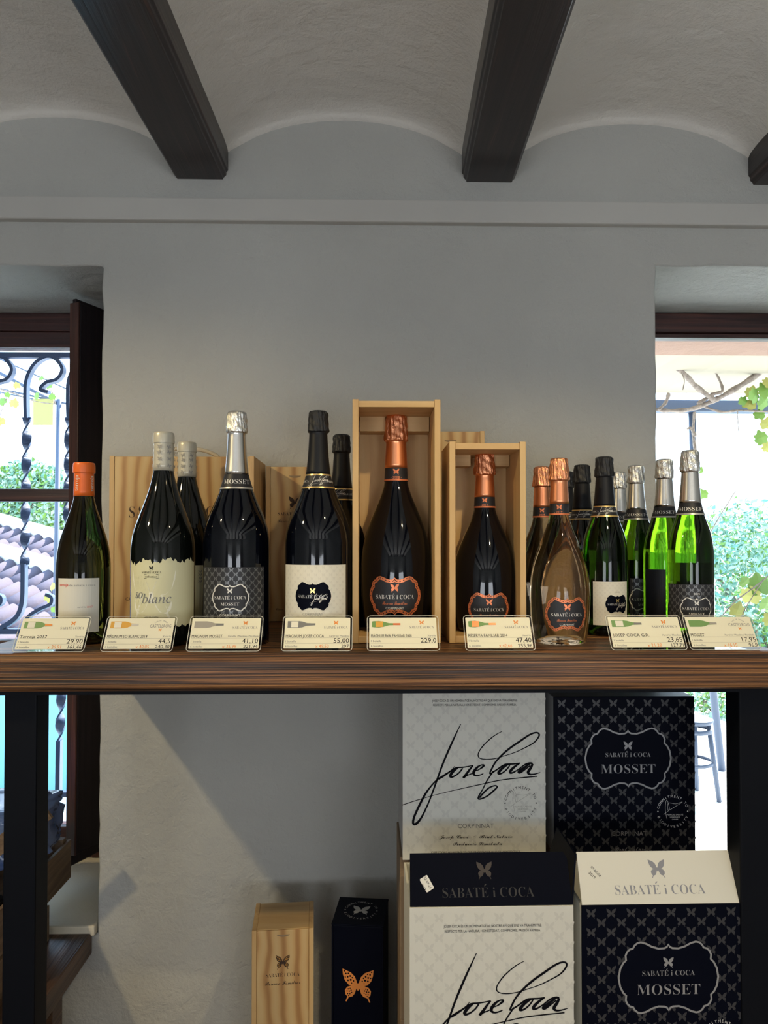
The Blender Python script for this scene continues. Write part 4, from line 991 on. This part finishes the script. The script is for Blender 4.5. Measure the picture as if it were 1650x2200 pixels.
# ------------------------------------------------------------------ single-bottle boxes on the lower board
def single(label, px0, px1, ytop, Y, dp, rz):
    a, b = P(px0, 2050, Y).x, P(px1, 2050, Y).x; zt = P((px0+px1)/2, ytop, Y).z-LS
    return thing('wine_box', label, 'box', ((a+b)/2, Y, LS+.0004), rz), b-a, zt
o, W, H = single('closed pine wine box with burnt butterfly mark standing below the shelf', 541, 674, 1998, 1.49, .12, .075)
t = .0095; dp = .115; W *= .995
boxo('side_panel', 'pine', o, -W/2, -W/2+t, 0, dp, 0, H, .0008); boxo('side_panel', 'pine', o, W/2-t, W/2, 0, dp, 0, H, .0008)
boxo('top_panel', 'pineh', o, -W/2+t, W/2-t, .006, dp, H-.011, H-.0012, .0008); boxo('back_panel', 'pine', o, -W/2+t, W/2-t, dp-.007, dp-.0004, .001, H-.0114)
boxo('bottom_panel', 'pineh', o, -W/2+t, W/2-t, .006, dp-.0072, .0004, .010)
lid = boxo('sliding_lid', 'pinelid', o, -W/2+t+.0004, W/2-t-.0004, .0012, .0055, .001, H-.0015, .0008)
k = W/133; mp = flatmap((0, .0012, H), (1, 0, 0), (0, 0, 1), (0, -1, 0))
decal('finger_slot', poly([(x*14*k, -abs(1-x*x)*4*k) for x in [q/6-1 for q in range(13)]]+[(14*k, 1*k), (-14*k, 1*k)]).at(1*k, -12*k), 'kraft', mp, 1, lid)
decal('brand_mark', butterfly(15*k).at(0, -70*k)+text('SABATÉ i COCA', 8*k, 72*k, 'serif', v=-97*k)+text('Reserva Familiar', 9*k, 76*k, 'script', v=-114*k), 'ink_brown', mp, 1, lid)
decal('butterfly_spots', butterfly_dots(15*k).at(0, -70*k), 'ink_amber', mp, 2, lid)
o, W, H = single('slim black gift box with a large orange butterfly, below the shelf', 712, 824, 1987, 1.50, .115, -.115)
body = boxo('box_body', 'carton_black', o, -W/2, W/2, .0, .112, 0, H-.003, .002); k = W/110
boxo('box_lid', 'carton_black', o, -W/2-.0008, W/2+.0008, -.0008, .1128, H-.0028, H, .001)
for s in (-1, 1): boxo('hinge_edge', 'carton_black', o, *sorted((s*W/2*.93, s*W/2)), -.0022, -.0003, 0, H-.0035, .0005)
mp = flatmap((0, 0, H), (1, 0, 0), (0, 0, 1), (0, -1, 0))
decal('butterfly_mark', butterfly(33*k).at(1*k, -127*k), 'ink_orange', mp, 1, body)
decal('butterfly_spots', butterfly_dots(33*k).at(1*k, -127*k), 'carton_black', mp, 2, body)
mp = flatmap((0, .058, H+.0001), (1, 0, 0), (0, 1, 0), (0, 0, 1))
decal('lid_print', butterfly(.018)+seal(.034), 'ink_silver', mp, 1, body)

# ------------------------------------------------------------------ bench, crates and wrapped goods at the left window
BR = P(192, 1995, 1.7).x; BZ = CZ-.9045
o = thing('bench', 'low dark wooden bench top with bold end grain under left window', 'bench', (BR-.35, 1.2, 0))
boxo('bench_top', 'bench', o, -.35, .35, -.65, D-1.2-.0015, BZ-.050, BZ, .003)
for sx in (-.3, .26):
    for sy in (-.55, .40): boxo('leg', 'bench', o, sx, sx+.05, sy, sy+.05, 0, BZ-.0505)
def crate(label, x0, x1, y0, y1, z0, z1, ns):
    o = thing('wooden_crate', label, 'crate', ((x0+x1)/2, (y0+y1)/2, z0+.0004), 0, 'stacked wooden crates by the left window'); a, b = (x1-x0)/2, (y1-y0)/2; H = z1-z0-.001
    sh = H/ns
    for i in range(ns):
        za, zb_ = i*sh+.002*(i > 0), (i+1)*sh-.009
        boxo('slat', 'crate', o, a-.008, a, -b, b, za, zb_, .001); boxo('slat', 'crate', o, -a, -a+.008, -b, b, za, zb_, .001)
        boxo('slat', 'crate', o, -a+.0085, a-.0085, -b, -b+.008, za, zb_, .001); boxo('slat', 'crate', o, -a+.0085, a-.0085, b-.008, b, za, zb_, .001)
    for sx in (-1, 1):
        for sy in (-1, 1):
            x, y = sx*(a-.019), sy*(b-.019); boxo('corner_post', 'crate', o, x-.010, x+.010, y-.010, y+.010, 0, H, .001)
    boxo('base_board', 'crate', o, -a+.009, a-.009, -b+.009, b-.009, .001, .007)
    return o
crate('lower wooden slatted crate on the bench by the left window', -1.18, -.727, 1.30, 1.685, BZ, BZ+.088, 1)
crate('upper wooden slatted crate overhanging the left window sill', -1.16, -.725, 1.44, 1.80, BZ+.0884, BZ+.19, 1)
# shrink-wrapped goods in the upper crate
def blob(name, label, cat, c, s, mat, seed, amp=.16, crinkle=7):
    bm = bmesh.new(); bmesh.ops.create_icosphere(bm, subdivisions=5, radius=1)
    for v in bm.verts:
        p = v.co.copy(); q = Vector([math.copysign(abs(x)**.55, x) for x in p])
        n_ = noise.noise(p*2.2+Vector((seed, 0, 0)))*amp + abs(noise.noise(p*crinkle+Vector((0, seed, 0))))*amp*.8
        v.co = Vector((q.x*s[0], q.y*s[1], q.z*s[2]))*(1-.5*amp+n_*.6)
    me = bpy.data.meshes.new(name); bm.to_mesh(me); bm.free(); me.materials.append(M[mat]); me.polygons.foreach_set('use_smooth', [True]*len(me.polygons))
    o = bpy.data.objects.new(name, me); COL.objects.link(o); o.location = c; return tag(o, label, cat)
zc1 = BZ+.19
blob('wrapped_bundle', 'crinkled blue-grey film-wrapped bundle in upper crate at left window', 'bundle', (-.95, 1.68, zc1+.066), (.255, .125, .074), 'plastic', 2, .2, 6)
blob('wrapped_bundle', 'small dark film-wrapped bundle at the rim of the upper crate', 'bundle', (-.78, 1.50, zc1-.045), (.04, .04, .04), 'metal', 5, .25, 6)
mb = MB(); mb.box(-.11, .11, -.005, .005, -.018, .018); o = mb.build('loose_plank', 'crate', None, False, .001); o.location = (-.765, 1.545, zc1+.085); o.rotation_euler = (0, -.62, .1)
tag(o, 'pale loose wooden plank leaning across the wrapped bundle by left window', 'plank')

# ------------------------------------------------------------------ outside
EZ = CZ-1.25
struct(boxo('ground', 'terrace', None, -14, 18, WT, 30, EZ-.2, EZ))
o = boxo('garden_wall', 'bluewall', None, -6.0, -.9, 3.72, 3.86, EZ, CZ-.56); tag(o, 'low pale blue garden wall outside left window', 'wall')
# terrace awning and its frame, right
o = thing('awning', 'cream canvas awning on a grey beam outside right window', 'awning', (2.2, 3.3, 0))
a1 = P(1410, 862, 4.0).z; b1 = P(1410, 886, 4.0).z
v = [(-1.7, -.72, CZ+.735), (3.0, -.72, CZ+.735), (3.0, .62, a1+.03), (-1.15, .62, a1+.03)]
v += [(x, y, z+.012) for x, y, z in v]
mesh_obj('canvas', v, [(0,1,2,3),(7,6,5,4),(0,4,5,1),(1,5,6,2),(2,6,7,3),(3,7,4,0)], 'canvas', o)
boxo('beam', 'greypost', o, -3, 3.2, .66, .74, b1, a1, .004)
mb = MB(); p0, p1 = P(1487, 888, 4.0), P(1520, 1600, 4.0)
x_ = (p0.x-2.2, p1.x-2.2+.06); mb.tube([(x_[0], .70, b1-.001), (x_[0]+.015, .69, CZ), (x_[1], .66, EZ+.001)], .020, 10)
mb.build('post', 'greypost', o, True)
# pergola pole left
o = thing('pergola', 'thin blue-grey pergola post with wires outside the left window', 'pergola', (P(117, 1100, 4.0).x, 4.0, EZ))
mb = MB(); mb.tube([(0, 0, 0), (.02, 0, P(121, 858, 4).z-EZ)], .013, 10); mb.build('post', 'greypost', o, True)
def wire(p, q, n, par, base, r=.006):
    mb = MB(); mb.tube([Vector(p)-base, Vector(q)-base], r, 6); return mb.build(n, 'greypost', par, True)
bs = Vector(o.location)
wire(P(-60, 770, 4.0), P(121, 866, 4.0), 'wire', o, bs, .010); wire(P(-60, 830, 3.99), P(121, 868, 3.99), 'wire', o, bs, .004)
wire(P(-60, 745, 4.02), P(180, 852, 4.02), 'wire', o, bs, .004); wire(P(-60, 822, 4.01), P(200, 880, 4.01), 'wire', o, bs)
# vines
LEAF = [(0,-.42),(.14,-.50),(.30,-.54),(.42,-.46),(.46,-.26),(.60,-.14),(.58,.02),(.50,.10),(.52,.28),(.40,.36),(.26,.34),(.20,.46),(.10,.58),(0,.62),(-.10,.56),(-.18,.44),(-.28,.34),(-.44,.36),(-.52,.24),(-.48,.08),(-.60,.0),(-.58,-.16),(-.44,-.28),(-.44,-.46),(-.30,-.54),(-.14,-.50)]
def leafmesh(mat):
    v = [(0, .0, 0)]+[(x, .10*(abs(x)+abs(y)), y) for x, y in LEAF]; n = len(LEAF)
    me = bpy.data.meshes.new('leaf'); me.from_pydata(v, [], [(0, 1+i, 1+(i+1) % n) for i in range(n)]); me.materials.append(M[mat]); return me
LM = [leafmesh('leaf'), leafmesh('leaf_y')]
def vine(label, Y, branches, leaves, mat='bark'):
    base = P(leaves[0][0], leaves[0][1], Y); o = thing('grape_vine', label, 'vine', base)
    for pts, r0, r1 in branches:
        r0 *= .75; r1 *= .75; q = smoothpath([tuple(P(x, y, Y+dy)-base) for x, y, dy in pts], 5); n = len(q); mb = MB()
        mb.tube(q, [(r0+(r1-r0)*i/(n-1))*(1+.18*math.sin(i*1.7)) for i in range(n)], 8); mb.build('branch', mat, o, True)
    for i, (x, y, s) in enumerate(leaves):
        lo = bpy.data.objects.new('leaf', LM[R.random() < .35]); COL.objects.link(lo); lo.parent = o
        lo.location = P(x, y, Y+R.uniform(-.03, .03))-base; lo.scale = (s, s, s); lo.rotation_euler = (R.uniform(-.5, .5), R.uniform(-.9, .9), R.uniform(-.7, .7))
k = 3.3/F
vine('knotty vine branch with green leaves across right window, under the awning', 3.3,
     [([(1395,878,0),(1430,882,0),(1480,880,-.02),(1530,862,-.02),(1580,835,0),(1640,795,.02),(1700,740,.04)], .010, .020),
      ([(1395,752,-.1),(1430,772,-.09),(1470,803,-.07),(1495,830,-.05),(1535,860,-.04)], .013, .016),
      ([(1500,868,-.02),(1530,848,-.02),(1552,840,-.02),(1545,815,0),(1535,798,0)], .014, .005),
      ([(1510,872,0),(1550,885,0),(1590,882,0),(1660,885,0)], .008, .005),
      ([(1415,880,-.02),(1430,865,-.02),(1437,845,-.02)], .008, .013), ([(1450,792,-.08),(1466,770,-.08),(1482,752,-.08)], .004, .002), ([(1437,775,-.08),(1445,760,-.08),(1452,752,-.08)], .004, .002),
      ([(1460,795,-.08),(1470,815,-.08),(1467,838,-.08)], .004, .003), ([(1585,880,0),(1585,900,0),(1588,938,0)], .003, .002)],
     [(1622,850,32*k),(1645,838,34*k),(1610,868,26*k),(1640,865,30*k),(1632,890,24*k),(1598,862,22*k),(1648,910,24*k),(1636,940,30*k),(1648,960,20*k),(1652,822,26*k),(1615,842,24*k)])
vine('climbing vine with green leaves beside the awning post, right window', 3.9,
     [([(1492,885,0),(1489,930,.02),(1494,975,-.03),(1497,1060,0),(1506,1200,.02),(1520,1400,0)], .010, .012), ([(1476,922,0),(1484,920,0),(1494,937,-.02)], .008, .012), ([(1500,1190,0),(1540,1120,0),(1580,1055,0)], .004, .003)],
     [(1508,1062,26*k),(1516,1130,34*k),(1500,1085,18*k),(1522,1150,24*k),(1504,1010,16*k),(1519,1215,22*k),(1528,1300,22*k)])
vine('vine spray with large yellow-green leaves low in the right window', 2.9,
     [([(1660,1230,0),(1620,1262,0),(1580,1292,0),(1545,1330,0)], .004, .003), ([(1640,1245,0),(1600,1310,0),(1585,1350,0)], .003, .002)],
     [(1632,1255,44*k*.9),(1612,1280,34*k),(1585,1310,28*k),(1648,1296,30*k),(1600,1250,20*k),(1655,1330,26*k)])
vine('vine shoots with small leaves hanging in the left window', 3.6,
     [([(-20,830,0),(30,845,0),(75,862,0),(118,868,0)], .005, .004), ([(118,868,0),(112,842,0),(96,825,0)], .004, .002), ([(20,838,0),(8,870,0),(-5,905,0)], .003, .002)],
     [(105,828,16*k),(78,850,16*k),(30,866,20*k),(5,862,18*k),(2,905,18*k),(88,812,12*k),(112,852,14*k),(156,845,16*k),(158,818,12*k),(36,828,14*k),(112,1260,18*k),(105,1285,18*k),(116,1310,14*k),(16,848,12*k)])
o = boxo('hanging_card', 'ochre', None, -.022*2.2, .022*2.2, -.002, .002, -.13, 0); o.location = P(93, 857, 3.6); tag(o, 'ochre card hanging from the vine outside the left window', 'card')
# stool on the terrace
p = P(1490, 1708, 3.55); o = thing('terrace_stool', 'grey round metal bistro stool on the terrace, seen right of the cartons', 'stool', (P(1487, 1600, 3.55).x, 3.55, EZ))
sz = P(1490, 1546, 3.55).z-EZ
mb = MB(); vs, fs = lathe([(.0005, -.012), (.09, -.012), (.098, 0), (.098, .006), (.09, .010), (.0005, .007)], 32); mb.add([(x, y, z+sz) for x, y, z in vs], fs); mb.build('seat', 'greypost', o, True)
vs, fs = lathe([(.085, -.055), (.095, -.055), (.095, -.035), (.085, -.035)], 32); mesh_obj('seat_ring', [(x, y, z+sz) for x, y, z in vs], fs[:-2], 'greypost', o, True)
for i in range(4):
    a = PI/4+i*PI/2+.2; mb = MB(); mb.tube([(.075*math.cos(a), .075*math.sin(a), sz-.013), (.12*math.cos(a), .12*math.sin(a), .001)], .012, 8); mb.build('leg', 'greypost', o, True)
vs, fs = lathe([(.092, .17), (.100, .17), (.100, .185), (.092, .185)], 32); mesh_obj('foot_ring', vs, fs[:-2], 'greypost', o, True)
# foliage: clouds of small leaves
def leafcloud(name, label, cat, c, s, n, size, mats, seed, kind='stuff'):
    r = random.Random(seed); vs = []; fs = []; fm = []
    for i in range(n):
        while True:
            p = Vector((r.uniform(-1, 1), r.uniform(-1, 1), r.uniform(-1, 1)))
            if p.length < 1: break
        p = p*(.55+.45*r.random()) if r.random() < .3 else p.normalized()*(.75+.25*r.random())*(1+.18*noise.noise(p*3+Vector((seed, 0, 0))))
        ce = Vector((p.x*s[0], p.y*s[1], p.z*s[2])); a = Vector((r.gauss(0, 1), r.gauss(0, 1), r.gauss(0, 1))).normalized(); b_ = a.orthogonal().normalized(); h = size*(.6+.8*r.random()); k0 = len(vs)
        vs += [ce-a*h, ce+b_*h*.5, ce+a*h, ce-b_*h*.5]; fs.append((k0, k0+1, k0+2, k0+3)); fm.append(i % len(mats))
    o = mesh_obj(name, vs, fs, mats[0], None, False, c, mats, fm); return tag(o, label, cat, None, kind)
def shrub(label, cx, cy, Y, sx, sz, n, size, mats, seed):
    p = P(cx, cy, Y); o = thing('tree', label, 'tree', (p.x, p.y, EZ))
    c = leafcloud('crown', None, None, (0, 0, p.z-EZ), (sx, sx*.5, sz), n, size, mats, seed); c.parent = o
    for q in range(3):
        a = q*2.1+seed; mb = MB(); h = p.z-EZ
        mb.tube([(.05*math.cos(a), .05*math.sin(a), 0), (.12*math.cos(a), .1*math.sin(a), h*.6), (.5*sx*math.cos(a), .2*sx*math.sin(a), h+sz*.5)], [.05, .04, .012], 7); mb.build('trunk' if q == 0 else 'limb', 'bark', o, True)
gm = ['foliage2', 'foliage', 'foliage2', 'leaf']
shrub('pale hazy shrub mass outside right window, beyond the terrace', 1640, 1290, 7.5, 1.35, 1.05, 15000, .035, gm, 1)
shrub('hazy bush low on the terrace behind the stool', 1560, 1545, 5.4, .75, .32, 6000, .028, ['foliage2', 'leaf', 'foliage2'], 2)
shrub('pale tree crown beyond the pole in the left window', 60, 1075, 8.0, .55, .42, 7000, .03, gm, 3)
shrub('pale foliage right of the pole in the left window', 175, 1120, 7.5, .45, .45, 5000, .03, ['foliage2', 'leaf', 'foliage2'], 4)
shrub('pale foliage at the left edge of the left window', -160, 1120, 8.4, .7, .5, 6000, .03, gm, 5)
# far hill
vs = []; fs = []
for i in range(41):
    x = -30+i*1.6; h = 1.2+.8*noise.noise(Vector((x*.08, 3, 0)))+.25*noise.noise(Vector((x*.5, 1, 0)))+(x > 0)*min(.6, x*.05)
    vs += [(x, 29, EZ-1), (x, 30.5, CZ+h*.62), (x, 34, EZ-1)]
for i in range(40):
    for q in range(2): fs.append((i*3+q, i*3+3+q, i*3+4+q, i*3+1+q))
struct(mesh_obj('hillside', vs, fs, 'hill', None, True))
# tiled roof, left
roof = thing('tiled_roof', 'low neighbouring roof of pale clay barrel tiles outside left window', 'roof', P(-100, 1100, 7.0), 0)
def tilemesh():
    vs = []; n = 7; L = .30; r = .060
    for y, q in ((0, 1.0), (L, .84)):
        for k in range(n+1):
            a = PI*k/n; vs.append((r*q*math.cos(a), -y, r*q*math.sin(a))); vs.append(((r-.010)*q*math.cos(a), -y, (r-.010)*q*math.sin(a)))
    m = 2*(n+1); fs = []
    for k in range(n):
        a = 2*k; fs += [(a, a+2, m+a+2, m+a), (a+1, m+a+1, m+a+3, a+3), (a, a+1, a+3, a+2), (m+a, m+a+2, m+a+3, m+a+1)]
    me = bpy.data.meshes.new('tile'); me.from_pydata(vs, [], fs); me.materials.append(M['tile']); me.polygons.foreach_set('use_smooth', [True]*len(fs)); return me
TM = tilemesh()
for A, B, rows in ((P(-120, 1100, 7.2), P(260, 1212, 6.2), 3), (P(-120, 1172, 6.0), P(260, 1285, 5.2), 5)):
    u = (B-A).normalized(); v = Vector((0, -1, -.38)); v = (v-u*v.dot(u)).normalized(); nrm = u.cross(-v)
    if nrm.z < 0: nrm = -nrm
    mt = Matrix((u, -v, nrm)).transposed().to_4x4(); g = bpy.data.objects.new('tile_field', None); COL.objects.link(g); g.parent = roof
    mt.translation = A-roof.location; g.matrix_local = mt; Lr = (B-A).length
    for i in range(int(Lr/.135)):
        for j in range(rows):
            t_ = bpy.data.objects.new('tile', TM); COL.objects.link(t_); t_.parent = g; t_.location = (i*.135, -j*.25+R.uniform(-.012, .012), 0); t_.rotation_euler = (math.radians(3), R.uniform(-.04, .04), R.uniform(-.04, .04))
    boxo('roof_bed', 'tile', g, -.1, Lr, -rows*.25-.05, .02, -.04, .0); boxo('ridge_mortar', 'roofedge', g, -.1, Lr, .0, .14, -.03, .09, .02)
